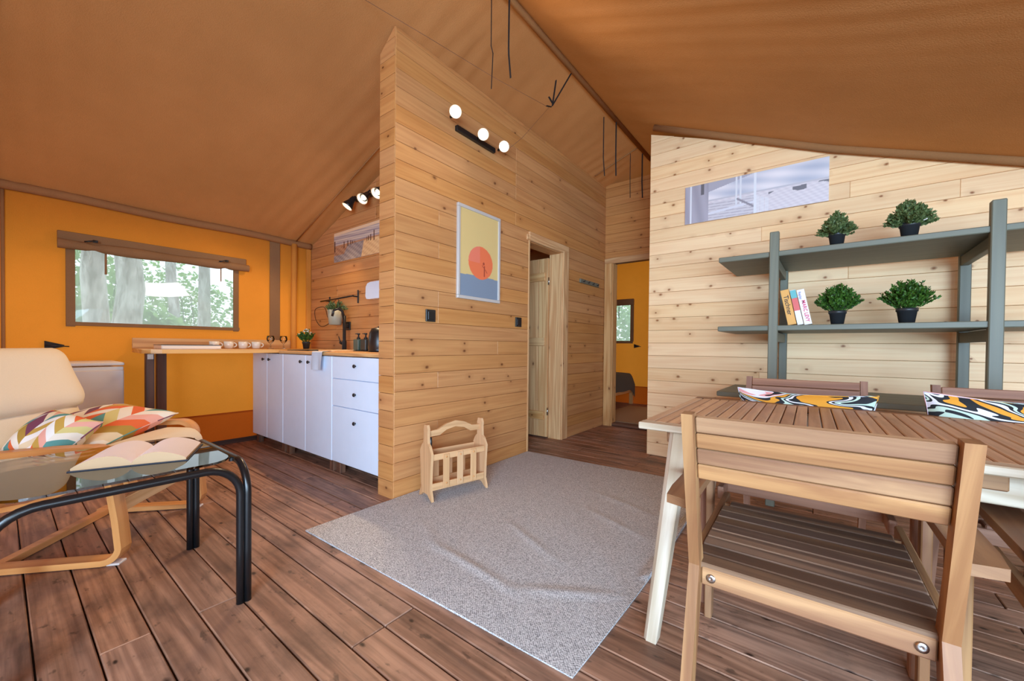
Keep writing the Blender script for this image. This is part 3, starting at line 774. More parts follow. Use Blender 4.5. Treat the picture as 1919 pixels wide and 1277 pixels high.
# rail, planter, cable, sockets on the kitchen wall
t = thing('wall_rail', 'black utensil rail on the kitchen wall', 'rail', (0, 0, 0))
MB().tube([(-4.24, 2.13, 1.46), (-3.6, 2.13, 1.478)], .008, 8).obj('bar', M['black'], t)
MB().box((-4.17, 2.192, 1.47), (.014, .01, .085), .002).box((-4.17, 2.165, 1.463), (.012, .06, .012), .002).obj('bracket', M['black'], t)
MB().box((-3.62, 2.192, 1.478), (.016, .01, .13), .002).box((-3.62, 2.165, 1.477), (.012, .06, .014), .002).obj('bracket', M['black'], t)
t = thing('hanging_planter', 'pale metal planter with greenery hung on the black kitchen rail', 'planter', (-3.9, 2.11, 1.2), 0)
MB().lathe([(0, 0), (.06, 0), (.078, .15), (.073, .15), (.056, .01), (0, .01)], 20).obj('bucket', M['planter'], t)
MB().tube([(-.07, 0, .145), (-.05, .015, .24), (0, .02, .272), (.05, .015, .24), (.07, 0, .145)], .003, 6).obj('hanger', M['black'], t)
foliage(t, .13, .12, .12, 420, .024, M['leaf_grey'], 21, .02, stems=34)
t = thing('wall_socket', 'black wall socket with plug behind the faucet', 'socket', (-3.8, 2.198, 1.19), 0)
MB().box((0, -.006, 0), (.085, .012, .085), .006).obj('plate', M['blackpl'], t)
MB().box((.01, -.03, .0), (.04, .04, .045), .006).obj('plug', M['blackpl'], t)
cbl = MB().tube(sm([(-3.78, 2.185, 1.2), (-3.95, 2.19, 1.24), (-4.08, 2.19, 1.3), (-4.2, 2.192, 1.22), (-4.36, 2.192, 1.2), (-4.47, 2.19, 1.28), (-4.49, 2.19, 1.38), (-4.4, 2.19, 1.41), (-4.27, 2.19, 1.4), (-4.2, 2.185, 1.3), (-4.14, 2.185, 1.24), (-4.05, 2.185, 1.33), (-4.15, 2.185, 1.42)]), .003, 6).obj('cable', M['strap']); tag(cbl, 'dark cable looped on the kitchen wall left of the faucet', 'cable')
wf = MB()
wf.prism([(-.17, -.05), (-.155, -.075), (-.12, -.08), (.17, -.08), (.17, .08), (-.09, .08), (-.14, .07), (-.165, .04)], -.06, .0, lambda a, b, t: (a, t, b))
wf = wf.obj('wall_heater', M['white']); wf.location = (-3.235, 2.198, 1.51); tag(wf, 'white rounded wall unit above the kettle, cut by the partition', 'wall unit')
# framed prints -----------------------------------------------------------
def beach(a, b):
    n = math.sin(a * 47 + b * 31) * .4 + math.sin(a * 91 - b * 63) * .3 + math.sin(a * 233 + b * 170) * .4
    if b > .55:
        c = Vector(srgb(150, 136, 148)).lerp(Vector(srgb(226, 208, 190)), max(0, min(1, .5 + .5 * math.sin(b * 26 + a * 4 + .8 * math.sin(a * 9)) * math.sin(b * 61 + a * 7))))
    elif b > .5: c = Vector(srgb(190, 140, 104))
    else:
        w = .1 + .5 * (.52 - b)
        c = Vector(srgb(122, 112, 116)).lerp(Vector(srgb(186, 170, 160)), max(0, min(1, .5 + .5 * n)))
        if a > .62 - (.5 - b) * .1: c = Vector(srgb(244, 206, 150)).lerp(Vector(srgb(206, 150, 104)), max(0, min(1, .3 + .5 * n)))
        if a < .3 - (.5 - b) * .3 and b > .22: c = Vector(srgb(150, 96, 70)).lerp(Vector(srgb(206, 160, 124)), max(0, min(1, .5 + .5 * n)))
    if b > .9: c = Vector(srgb(238, 206, 170))
    hz = .52
    for px, hh in ((.02, .2), (.22, .12), (.3, .13), (.36, .1), (.4, .07), (.44, .05), (.68, .07), (.71, .09), (.75, .12), (.81, .22), (.92, .34)):
        if abs(a - px) < .005 + .012 * abs(px - .5) and hz - .32 * abs(px - .5) < b < hz + hh: c = Vector(srgb(92, 56, 40))
    return tuple(c)
def printed(name, label, cat, loc, rotz, w, h, fn, nu, nv, th=.012, group=None, mat=None):
    t = thing(name, label, cat, loc, rotz)
    MB().grid(lambda a, b: (w * a, -th - .0006, h * b), nu, nv, smooth=False, col=fn).obj('print', M['print'], t)
    MB().box((w / 2, -th / 2, h / 2), (w, th, h), .001).obj('panel', mat or M['page'], t)
    return t
printed('beach_picture', 'beach path print on the kitchen wall', 'picture', (-4.07, 2.198, 1.865), 0, .9, .305, beach, 180, 60)
def veranda(a, b):
    n = math.sin(a * 130 + b * 40) * .4 + math.sin(a * 57 - b * 90) * .4
    sky = Vector(srgb(186, 190, 206)).lerp(Vector(srgb(240, 232, 236)), max(0, min(1, .5 + .5 * math.sin(a * 14 + b * 9) * math.sin(b * 13))))
    sand = Vector(srgb(236, 228, 232)).lerp(Vector(srgb(208, 198, 206)), .5 + .4 * n)
    c = sky if b > .52 else sand
    if .5 < b < .54: c = Vector(srgb(200, 196, 204))
    if a > .56 and .3 < b < .5:
        if math.sin(a * 26 + 2) * .06 + .42 - (a - .8) * .06 < b < .47 + (a - .8) * .12 and math.sin(a * 40) > -.2: c = Vector(srgb(122, 120, 128))
    if a < .53:
        roof = .62 + .38 * a / .53
        if b > roof + .0: c = Vector(srgb(176, 172, 184))
        if a < .19:
            c = Vector(srgb(184, 178, 190)).lerp(Vector(srgb(158, 152, 164)), .5 + .5 * math.sin(a * 60 + b * 3) * .6)
            if .04 < a < .055: c = Vector(srgb(230, 230, 236))
            if .13 < a < .155 and b > .72: c = Vector(srgb(110, 106, 112))
        elif b < .45:
            c = Vector(srgb(214, 208, 214)) if (int((b + .2) * 42 + a * 6) % 3) else Vector(srgb(188, 180, 190))
            if b < .16 + a * .3 and b > .1 + a * .3: c = Vector(srgb(224, 222, 232))
        for px in (.4, .43): 
            if abs(a - px) < .005 and b > .3: c = Vector(srgb(226, 226, 232))
        if .4 < a < .53 and b < .45 and abs(b - (.45 - (a - .4) * 2.2)) < .03: c = Vector(srgb(150, 144, 154))
    if .525 < a < .54: c = Vector(srgb(232, 232, 238))
    if .54 < a < .63 and b < .36 - (a - .54) * 1.5 + .08 and int(a * 260) % 2: c = Vector(srgb(230, 230, 236))
    return tuple(c)
printed('veranda_picture', 'long panoramic print of a white beach veranda on the pale dining wall', 'picture', (-.933, 3.71, 2.083), 0, .99, .322, veranda, 230, 76)
# sunset poster in a white frame on the partition (u = y)
def poster(a, b):
    c = Vector(srgb(222, 192, 128))
    e = (a - .53) ** 2 / .092 + (b - .42) ** 2 / .036
    if b < .255 + .01 * math.sin(a * 3): c = Vector(srgb(128, 142, 160))
    if e < 1: c = Vector(srgb(236, 118, 76)) if a > .5 or b < .42 else Vector(srgb(236, 126, 100))
    if e < 1 and (abs(a - .62) < .012 and .27 < b < .4 or (a - .6) ** 2 + ((b - .42) * 1.4) ** 2 < .0005 or abs(b - .375 + (a - .6) * .6) < .006 and .56 < a < .7): c = Vector(srgb(170, 70, 50))
    return tuple(c)
t = thing('sunset_picture', 'white-framed abstract picture of a red sun on the partition', 'picture', (PX, 2.105, 1.36), 90)
MB().grid(lambda a, b: (.012 + .476 * a, -.012, .012 + .69 * b), 110, 150, smooth=False, col=poster).obj('print', M['print'], t)
for c, d in (((.25, -.01, .012), (.5, .022, .025)), ((.25, -.01, .702), (.5, .022, .025)), ((.0125, -.01, .357), (.025, .021, .664)), ((.4875, -.01, .357), (.025, .021, .664))):
    MB().box(c, d, .002).obj('frame_side', M['silver'], t)
def plate(y, z, label):
    t = thing('light_switch', label, 'switch', (PX, y, z), 90)
    MB().box((0, -.006, 0), (.085, .012, .085), .005).obj('plate', M['blackpl'], t)
    MB().box((0, -.014, 0), (.055, .006, .055), .003).obj('rocker', M['black'], t)
plate(1.855, 1.208, 'black wall switch near the free end of the partition')
plate(2.888, 1.218, 'black wall switch beside the inner door')
t = thing('coat_rack', 'small dark wall rack on the partition past the inner door', 'rack', (PX, 4.05, 1.755), 90)
MB().box((.24, -.01, 0), (.48, .02, .045), .004).obj('strip', M['green'], t)
for i in range(4): MB().tube([(.06 + .12 * i, -.02, -.005), (.06 + .12 * i, -.04, -.008), (.06 + .12 * i, -.045, .008)], .005, 6).obj('peg', M['black'], t)
# spotlights
def head(par, base, aim, mat, light=None, power=0, scale=1.0, lit=True, cone=100):
    aim = Vector(aim).normalized(); q = aim.to_track_quat('Z', 'Y').to_matrix().to_4x4()
    m4 = Matrix.Translation(base) @ q
    s = scale
    h = MB().lathe([(0, -.045 * s), (.018 * s, -.045 * s), (.022 * s, -.03 * s), (.026 * s, 0), (.042 * s, .04 * s), (.045 * s, .058 * s), (.041 * s, .058 * s), (.036 * s, .035 * s), (0, .012 * s)], 20, M4=m4).obj('lamp_head', M['black'], par)
    MB().lathe([(0, .022 * s), (.018 * s, .026 * s), (.022 * s, .036 * s), (.018 * s, .046 * s), (0, .05 * s)], 16, M4=m4).obj('bulb', M[mat], h)
    MB().lathe([(.022 * s, .02 * s), (.034 * s, .034 * s), (.0405 * s, .0575 * s), (.0445 * s, .0583 * s)], 20, M4=m4).obj('reflector', M['reflector'], h)
    if power:
        l = bpy.data.lights.new('spot_light', 'SPOT'); l.energy = power; l.color = (1.0, .72, .42); l.spot_size = math.radians(cone); l.spot_blend = .5; l.shadow_soft_size = .025
        lo = bpy.data.objects.new('spot_light', l); COL.objects.link(lo); lo.parent = par
        lo.matrix_local = Matrix.Translation(Vector(base) + aim * .075 * s) @ aim.to_track_quat('-Z', 'Y').to_matrix().to_4x4()
t = thing('ceiling_spotlights', 'black three-head spotlight bar high on the kitchen wall', 'spotlight', (0, 0, 0))
MB().box((-3.33, 2.18, 2.43), (.62, .03, .03), .004).obj('bar', M['black'], t)
for x, aim in ((-3.58, (-.25, -.6, -1.0)), (-3.33, (.25, -.75, -.75)), (-3.1, (.15, -.75, -.75))):
    MB().tube([(x, 2.17, 2.43), (x, 2.13, 2.44), (x, 2.1, 2.41)], .008, 8).obj('arm', M['black'], t)
    head(t, (x, 2.09, 2.38), aim, 'bulb_off', power=27, scale=1.15, cone=105)
t = thing('wall_spotlights', 'dark three-bulb spotlight bar glowing near the top of the partition', 'spotlight', (0, 0, 0))
MB().box((PX + .015, 2.3, 2.615), (.03, .44, .04), .004).obj('bar', M['black'], t)
for y, z in ((2.0, 2.645), (2.29, 2.612), (2.54, 2.622)):
    MB().tube([(PX + .04, y, z), (PX + .08, y - .01, z)], .01, 8).obj('arm', M['black'], t)
    head(t, (PX + .1, y - .02, z), (.75, -.55, -.35), 'bulb', power=7, scale=.95, cone=150)
# hooks on canvas walls
def cleat(loc, rotz, label):
    t = thing('canvas_toggle', label, 'toggle', loc, rotz)
    MB().prism([(0, -.035), (.1, -.01), (.1, .004), (0, .035)], -.012, 0, lambda a, b, t_: (a, t_, b)).obj('base', M['strap'], t)
    MB().tube([(.0, -.014, 0), (.07, -.018, -.004), (.125, -.012, -.008)], .005, 6).obj('cord', M['black'], t)
cleat((XL + .002, .22, .972), 90, 'black cord toggle on the left canvas wall above the lounge chair')
cleat((-2.56, 6.893, 1.02), 0, 'black cord toggle on the bedroom canvas wall')

# fridge
t = thing('fridge', 'low white fridge behind the lounge chair', 'fridge', (-4.575, .0, 0))
MB().box((.26, .29, .41), (.5, .56, .8), .006).obj('body', M['fridge'], t)
MB().box((.265, .29, .842), (.53, .57, .022), .005).obj('top_panel', M['fridge'], t)
MB().box((.53, .29, .42), (.035, .56, .76), .006).obj('door', M['fridge'], t)
MB().box((.52, .29, .81), (.03, .56, .028), .004).obj('door_trim', M['silver'], t)

# ------------------------------------------------------------------ lounge chair (local: +y forward, origin between front feet)
t = thing('lounge_chair', 'bentwood lounge chair with cream cushion, left of the kitchen', 'armchair', (-2.724, .557, 0), -40.3)
def strip(mb, pts, x0, x1, th):   # bent strip: pts (y,z) centre line, thickness th
    n = len(pts); top = []; bot = []
    for i in range(n):
        a = Vector(pts[max(0, i - 1)]); b = Vector(pts[min(n - 1, i + 1)]); d = (b - a).normalized(); nn = Vector((-d.y, d.x)) * th / 2
        p = Vector(pts[i]); top.append(p + nn); bot.append(p - nn)
    L = 0
    for i in range(n - 1):
        l = (Vector(pts[i + 1]) - Vector(pts[i])).length
        q = [top[i], top[i + 1], bot[i + 1], bot[i]]
        vs = [(x0, p.x, p.y) for p in q] + [(x1, p.x, p.y) for p in q]
        fs = [[0, 1, 5, 4], [2, 3, 7, 6], [1, 0, 3, 2], [4, 5, 6, 7]]
        w = abs(x1 - x0)
        uvs = [[(L, 0), (L + l, 0), (L + l, w), (L, w)], [(L + l, .2), (L, .2), (L, .2 + w), (L + l, .2 + w)], [(L + l, .4), (L, .4), (L, .4 + th), (L + l, .4 + th)], [(L, .6), (L + l, .6), (L + l, .6 + th), (L, .6 + th)]]
        if i == 0: fs.append([0, 4, 7, 3]); uvs.append([(0, 0), (w, 0), (w, th), (0, th)])
        if i == n - 2: fs.append([1, 2, 6, 5]); uvs.append([(0, 0), (w, 0), (w, th), (0, th)])
        if x1 < x0: fs = [f[::-1] for f in fs]; uvs = [u[::-1] for u in uvs]
        mb.add(vs, fs, uvs); L += l
    return mb
def carc(cy, cz, r, a0, a1, n=8): return [(cy + r * math.cos(a0 + (a1 - a0) * i / n), cz + r * math.sin(a0 + (a1 - a0) * i / n)) for i in range(n + 1)]
side = [(-.52, .02)] + carc(-.07, .085, .068, -PI / 2, -.15, 6) + [(-.015, .2), (-.045, .4)] + carc(-.115, .45, .075, .1, PI / 2, 7) + [(-.3, .522), (-.52, .505), (-.62, .49)]
for x0, x1 in ((.29, .355), (-.355, -.29)):
    strip(MB(), side, x0, x1, .026).obj('side_frame', M['birch'], t)
strip(MB(), [(-.5, .018), (-.46, .018)], -.29, .29, .03).obj('rear_crossbar', M['birch'], t)
MB().box((0, -.05, .24), (.58, .02, .07), .004, Matrix.Rotation(-.15, 3, 'X')).obj('front_crossbar', M['birch_pale'], t)
seatp = [(.0, .36), (-.03, .40), (-.09, .415), (-.2, .38), (-.38, .31), (-.5, .29), (-.56, .33), (-.6, .42), (-.68, .62), (-.76, .84), (-.79, .93)]
for x0, x1 in ((.235, .285), (-.285, -.235)): strip(MB(), [(y, z - .035) for y, z in seatp], x0, x1, .022).obj('seat_frame', M['birch'], t)
for p in ((-.1, .405), (-.45, .285), (-.7, .68)): MB().box((0, p[0], p[1] - .045), (.5, .04, .018), .003).obj('slat', M['birch'], t)
for x in (.32, -.32): MB().box((x, -.03, .004), (.05, .05, .01), .003).obj('foot_pad', M['page'], t)
def pad(path, th, hw, mb, bulge=.0, nx=24, pipes=True, taper=None):
    n = len(path)
    def at(s):
        f = s * (n - 1); i = min(n - 2, int(f)); r = f - i
        p = Vector(path[i]).lerp(Vector(path[i + 1]), r); a = Vector(path[i]); b = Vector(path[i + 1]); d = (b - a).normalized()
        if r > .5 and i < n - 2: d = d.lerp((Vector(path[i + 2]) - b).normalized(), (r - .5)).normalized()
        elif r < .5 and i > 0: d = d.lerp((a - Vector(path[i - 1])).normalized(), (.5 - r)).normalized()
        return p, Vector((d.y, -d.x))
    def fn(sgn):
        def g(a, b):
            p, nn = at(b)
            k = taper(b) if taper else 1.0
            x = (a * 2 - 1)
            ex = (1 - abs(x) ** 6) ** .5 if abs(x) < 1 else 0
            eb = min(1, (min(b, 1 - b) * n * .9)) ; eb = math.sin(eb * PI / 2) ** .5 if eb > 0 else 0
            o = th / 2 * ex * eb
            q = p + nn * (-sgn) * o
            # round the corners at both ends
            cr = 1.0
            e = min(b, 1 - b) * (n - 1)
            if e < .8: cr = .86 + .14 * math.sqrt(max(0, 1 - (1 - e / .8) ** 2))
            return (x * hw * k * cr, q.x, q.y)
        return g
    mb.grid(fn(1), nx, n * 6, flip=False); mb.grid(fn(-1), nx, n * 6, flip=True)
    return mb
cpath = [(.02, .40), (-.05, .455), (-.14, .46), (-.25, .425), (-.38, .375), (-.48, .355), (-.55, .40), (-.6, .50), (-.65, .63), (-.70, .76), (-.74, .87)]
pad(cpath, .10, .33, MB()).obj('seat_cushion', M['cream'], t)
hpath = [(-.595, .64), (-.62, .72), (-.655, .8), (-.69, .89), (-.725, .965)]
pad(hpath, .09, .335, MB()).obj('head_pillow', M['cream'], t)

# cushions
def cushion(name, label, loc, rot, w, h, th, mat, seed=0, ridge=.0, group=None):
    t = thing(name, label, 'cushion', loc, 0, group); t.rotation_euler = rot
    rr = random.Random(seed); ph = rr.random() * 6
    def f(sg):
        def g(a, b):
            x, y = a * 2 - 1, b * 2 - 1
            pr = 1 - .09 * (1 - abs(x) ** 2) * (abs(y) ** 3); pq = 1 - .09 * (1 - abs(y) ** 2) * (abs(x) ** 3)
            z = (max(0, (1 - x * x) * (1 - y * y))) ** .42 * th / 2
            z *= 1 + .1 * math.sin(x * 5 + ph + y * 2)
            z += sg * ridge * math.exp(-((x + .1) / .1) ** 2) * 0
            return (x * w / 2 * pq, y * h / 2 * pr, sg * z)
        return g
    mb = MB(); mb.grid(f(1), 26, 26); mb.grid(f(-1), 26, 26, flip=True)
    mb.obj('cover', M[mat], t)
    e = MB()
    pts = []
    for i in range(41):
        s = i / 40 * 4; k = int(s) % 4; r = s - int(s) if s < 4 else 0
        x, y = [(r * 2 - 1, -1), (1, r * 2 - 1), (1 - r * 2, 1), (-1, 1 - r * 2)][k]
        pts.append(((x) * w / 2 * (1 - .09 * (1 - y * y) * abs(x) ** 3), y * h / 2 * (1 - .09 * (1 - x * x) * abs(y) ** 3), 0))
    e.tube(pts, .003, 5, False).obj('piping', M[mat], t)
    return t

# ------------------------------------------------------------------ coffee table
t = thing('coffee_table', 'black tubular coffee table with a smoked glass top', 'table', (-2.07, .268, 0))
hx, hy, zt = .325, .3, .532
def Utube(p0, p1, off):
    d = (Vector(p1) - Vector(p0)); L = d.length; d.normalize(); r = .11
    P = [Vector((0, 0, .0))]
    pl = [(0, .0), (0, .2), (0, zt - r)] + [(r - r * math.cos(a), zt - r + r * math.sin(a)) for a in [PI / 2 * i / 8 for i in range(1, 9)]]
    pr_ = [(L - s, z) for s, z in pl][::-1]
    return [tuple(Vector(p0) + d * s + Vector(off) + Vector((0, 0, z))) for s, z in pl + pr_]
MB().tube(Utube((hx, -hy, 0), (hx, hy, 0), (0, 0, 0)), .0138, 12).obj('tube_leg', M['blacktube'], t)
MB().tube(Utube((-hx, -hy, 0), (-hx, hy, 0), (0, 0, 0)), .0138, 12).obj('tube_leg', M['blacktube'], t)
MB().tube(Utube((-hx, hy + .024, 0), (hx, hy + .024, 0), (0, 0, 0)), .0138, 12).obj('tube_leg', M['blacktube'], t)
MB().tube(Utube((-hx, -hy - .024, 0), (hx, -hy - .024, 0), (0, 0, 0)), .0138, 12).obj('tube_leg', M['blacktube'], t)
gx, gy, r = hx - .012, hy - .012, .09
poly = []
for cx, cy, a0 in ((gx - r, gy - r, 0), (-gx + r, gy - r, PI / 2), (-gx + r, -gy + r, PI), (gx - r, -gy + r, 3 * PI / 2)):
    poly += [(cx + r * math.cos(a0 + PI / 2 * i / 8), cy + r * math.sin(a0 + PI / 2 * i / 8)) for i in range(9)]
MB().prism(poly, .5495, .5575, lambda a, b, c: (a, b, c)).obj('glass_top', M['tableglass'], t)
for sx in (-1, 1):
    for sy in (-1, 1): MB().lathe([(.009, .0), (.009, .012)], 10, c=(sx * (gx - .06), sy * (gy + .005) , .538)).obj('glass_rest', M['black'], t)
# open book
t = thing('open_book', 'open book lying face up on the glass coffee table', 'book', (-2.06, .345, .5576), 66)
def page(sg):
    def g(a, b):
        x = a * .155; z = .006 + .04 * math.sin(min(1, a * 1.0) * PI) ** .7 * (1 - .45 * a)
        return (sg * x, -.13 + .26 * b, z + .004)
    return g
for sg in (1, -1):
    g = page(sg); MB().grid(g, 16, 4, flip=sg < 0).obj('page', M['page_top_lit'], t)
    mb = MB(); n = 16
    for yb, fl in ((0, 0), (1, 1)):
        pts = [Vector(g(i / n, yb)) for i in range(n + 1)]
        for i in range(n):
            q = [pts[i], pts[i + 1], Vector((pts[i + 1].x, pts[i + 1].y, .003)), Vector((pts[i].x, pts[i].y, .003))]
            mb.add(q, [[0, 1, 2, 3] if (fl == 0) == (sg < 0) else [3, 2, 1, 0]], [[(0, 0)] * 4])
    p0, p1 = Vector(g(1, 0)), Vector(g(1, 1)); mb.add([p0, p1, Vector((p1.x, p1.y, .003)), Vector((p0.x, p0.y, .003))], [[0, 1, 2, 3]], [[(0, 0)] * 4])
    mb.obj('page_block', M['page_edge_shaded'], t)
MB().box((.081, 0, .0015), (.162, .272, .003), .001).box((-.081, 0, .0015), (.162, .272, .003), .001).obj('cover', M['cover'], t)

cushion('chevron_cushion', 'long chevron-patterned cushion on the lounge seat, behind the open book', (-3.05, .34, .55), (math.radians(14), math.radians(4), math.radians(34)), .47, .44, .15, 'chevron', 1, group='chevron cushions on the lounge chair')
cushion('chevron_cushion', 'rumpled chevron-patterned cushion at the near arm of the lounge chair', (-2.81, .16, .56), (math.radians(42), math.radians(12), math.radians(34)), .26, .24, .16, 'chevron', 2, group='chevron cushions on the lounge chair')

# ------------------------------------------------------------------ magazine rack
t = thing('magazine_rack', 'small pale wooden magazine rack on the rug by the partition', 'rack', (-1.935, 1.893, .009), 76.9 - 90)
prof = [(-.085, 0), (-.05, .018), (-.03, .035), (.03, .035), (.05, .018), (.085, 0), (.078, .03), (.062, .07), (.068, .2), (.078, .3), (.05, .345), (.03, .36), (.026, .42), (.03, .45), (.018, .478), (-.018, .478), (-.03, .45), (-.026, .42), (-.03, .36), (-.05, .345), (-.078, .3), (-.068, .2), (-.062, .07), (-.078, .03)]
for y in (-.21, .21): MB().prism(prof, y - .009, y + .009, lambda a, b, c: (a, c, b), gdir=1).obj('end_panel', M['rack_wood'], t)
hp = [(-.2, .40), (-.12, .40), (-.07, .43), (0, .445), (.07, .43), (.12, .40), (.2, .40), (.2, .435), (.13, .44), (.07, .47), (0, .485), (-.07, .47), (-.13, .44), (-.2, .435)]
MB().prism(hp, -.008, .008, lambda a, b, c: (c, a, b)).obj('handle', M['rack_wood'], t)
for sx in (-1, 1):
    MB().box((sx * .062, 0, .275), (.01, .4, .04), .002).obj('side_rail', M['rack_wood'], t)
    MB().box((sx * .058, 0, .085), (.01, .4, .045), .002).obj('side_rail', M['rack_wood'], t)
    for y in (-.105, 0, .105): 
        sl = MB().box((sx * .07, y, .18), (.008, .045, .215), .002).obj('slat', M['rack_wood'], t)
        for z in (.1, .27): MB().lathe([(.006, 0), (.005, .004), (0, .005)], 8, M4=Matrix.Translation((sx * .074, y, z)) @ Matrix.Rotation(sx * PI / 2, 4, 'Y')).obj('peg', M['birch'], sl)
MB().box((0, 0, .068), (.11, .4, .012), .002).obj('base_board', M['rack_wood'], t)
MB().lathe([(0, -.04), (.008, -.035), (.009, 0), (.008, .035), (0, .04)], 10, c=(.02, -.192, .36)).obj('hand_grip', M['black'], t, label='black oval grip')

# ------------------------------------------------------------------ rug
def rugz(x, y):
    z = .006
    for (ax, ay, bx, by, h, w) in CRE:
        dx, dy = bx - ax, by - ay; L2 = dx * dx + dy * dy; tt = ((x - ax) * dx + (y - ay) * dy) / L2
        if tt < -.15 or tt > 1.15: continue
        e = math.sin(PI * min(1, max(0, (tt + .15) / 1.3))); d = ((x - ax) * dy - (y - ay) * dx) / math.sqrt(L2)
        z += h * e * (math.exp(-(d / w) ** 2) )
    return z + .0015 * (math.sin(x * 7 + y * 3) + 1)
CRE = [(-1.5, 1.33, -.95, 1.27, .007, .022), (-1.35, 1.75, -.95, 1.58, .006, .022), (-1.1, 2.2, -.7, 2.05, .005, .025), (-1.45, 1.0 + .3, -1.7, 1.45, .004, .025), (-.95, 1.3, -.62, 1.5, .005, .03), (-1.2, 2.5, -.75, 2.35, .004, .03)]
def rugf(a, b):
    x = -2.145 + 1.58 * a + .012 * math.sin(b * 5) * (a > .99) ; y = 1.0 + .05 * a + 2.05 * b + .03 * a * b
    z = rugz(x, y)
    if a > .985 and .3 < b: z += .006 * (1 + math.sin(b * 23))
    return (x, y, z)
mb = MB(); mb.grid(rugf, 110, 140, uvf=lambda a, b: (a * 1.58, b * 2.05))
edge = [rugf(i / 110, 0) for i in range(111)] + [rugf(1, j / 140) for j in range(1, 141)] + [rugf(1 - i / 110, 1) for i in range(1, 111)] + [rugf(0, 1 - j / 140) for j in range(1, 140)]
n = len(edge); vs = [Vector(p) for p in edge] + [Vector((p[0], p[1], .001)) for p in edge]
mb.add(vs, [[(i + 1) % n, i, n + i, n + (i + 1) % n] for i in range(n)], [[(i * .013, .003), (i * .013 + .013, .003), (i * .013 + .013, .012), (i * .013, .012)] for i in range(n)])
rg = mb.obj('rug', M['rug']); tag(rg, 'large flat-woven grey rug with creases on the plank floor', 'rug')

# ------------------------------------------------------------------ garden armchairs
def make_chair(label, dark, loc, rotz, group):
    t = thing('garden_chair', label, 'chair', loc, rotz, group)
    fr = M['acacia_red'] if dark else M['acacia']; seat = M['acacia_red'] if dark else M['acacia_dark']
    rear = [(-.404, .854), (-.305, .479), (-.44, 0), (-.395, 0), (-.255, .47), (-.300, .60), (-.368, .856)]
    for s in (-1, 1):
        x0, x1 = (.2, .2235) if s > 0 else (-.2235, -.2)
        MB().prism(rear, x0, x1, lambda a, b, c: (c, a, b), gdir=1).obj('rear_leg', fr, t)
        xo = s * .281
        MB().box((xo, .295, .302), (.024, .045, .604), .003).obj('front_leg', fr, t)
        arm = [(s * .226, -.29), (s * .285, -.275), (s * .292, -.2), (s * .296, .315), (s * .285, .328), (s * .232, .328), (s * .226, .3)]
        MB().prism(arm, .602, .624, lambda a, b, c: (a, b, c), gdir=1).obj('armrest', fr, t)
        MB().box((s * .228, .035, .447), (.02, .56, .045), .003).obj('side_rail', fr, t)
    MB().box((0, -.277, .448), (.398, .02, .042), .003).obj('rear_rail', M['acacia'] if not dark else fr, t)
    MB().box((0, .2, .445), (.45, .02, .045), .003).obj('front_rail', fr, t)
    for s in (-1, 1):
        MB().lathe([(.011, 0), (.01, .003), (.004, .004), (0, .002)], 14, M4=Matrix.Translation((s * .178, -.2865, .447)) @ Matrix.Rotation(PI / 2, 4, 'X')).obj('bolt', M['steel'], t)
    dirn = Vector((0, .101, -.375)).normalized(); Rm = Matrix.Rotation(-math.atan2(.101, .375) * -1, 3, 'X')
    for i in range(4):
        z = .848 - .0183 - i * .0372; y = -.404 + .101 * (.854 - z) / .375 + .028
        MB().box((0, y, z), (.398, .018, .0362), .003, Rm).obj('back_slat', fr, t)
    for i in range(9):
        y = -.283 + .0545 * i + .024
        w = .434 if i < 8 else .40
        MB().box((0, y, .4705), (w, .049, .016), .003).obj('seat_slat', seat, t)
    return t
G = 'garden armchairs around the slatted table'
ch = make_chair('acacia slatted armchair seen from behind, nearest the camera at the table', False, (-.018, 1.329, 0), .9, G)
c2 = dup(ch, (.612, 1.332, 0), -1.5, 'acacia slatted armchair at the right frame edge, on the near side of the table')
c3 = make_chair('reddish slatted armchair across the table, left one behind the first swirl cushion', True, (-.045, 2.0, 0), 180.5, G); c3.scale = (1.05, 1, 1)
c4 = dup(c3, (.62, 2.0, 0), 180, 'reddish slatted armchair across the table, right one at the frame edge'); c4.scale = (1.05, 1, 1)
GC = 'swirl cushions on the far chairs'
cushion('swirl_cushion', 'cushion with bold swirl print on the left far chair', (-.045, 2.2, .635), (math.radians(100), 0, math.radians(-1)), .5, .36, .12, 'swirl_a', 4, group=GC)
cushion('swirl_cushion', 'cushion with bold swirl print on the right far chair', (.6, 2.18, .645), (math.radians(100), math.radians(2), 0), .56, .38, .13, 'swirl_b', 5, group=GC)

# ------------------------------------------------------------------ dining table
t = thing('dining_table', 'slatted acacia dining table with pale splayed legs', 'table', (-.461, 1.288, 0), .6)
TL, TW = 1.56, .855
MB().box((TL / 2, .024, .7435), (TL, .048, .022), .003).obj('edge_board', M['wash'], t, label='pale near edge board')
MB().box((TL / 2, TW - .024, .7435), (TL, .048, .022), .003).obj('edge_board', M['acacia'], t)
smesh = MB().box((0, 0, 0), (.0335, TW - .1, .02), .0025).mesh('top_slat', M['tabletop'])
k = 0; x = .019
while x < TL - .01:
    o = link('top_slat', smesh, t); o.location = (x, TW / 2, .7440); x += .0372; k += 1
for x in (.1, TL / 2, TL - .1): MB().box((x, TW / 2, .71), (.05, TW - .12, .045), .003).obj('cross_rail', M['acacia'], t)
for y in (.085, TW - .085): MB().box((TL / 2, y, .69), (TL - .24, .022, .075), .003).obj('apron', M['wash'], t)
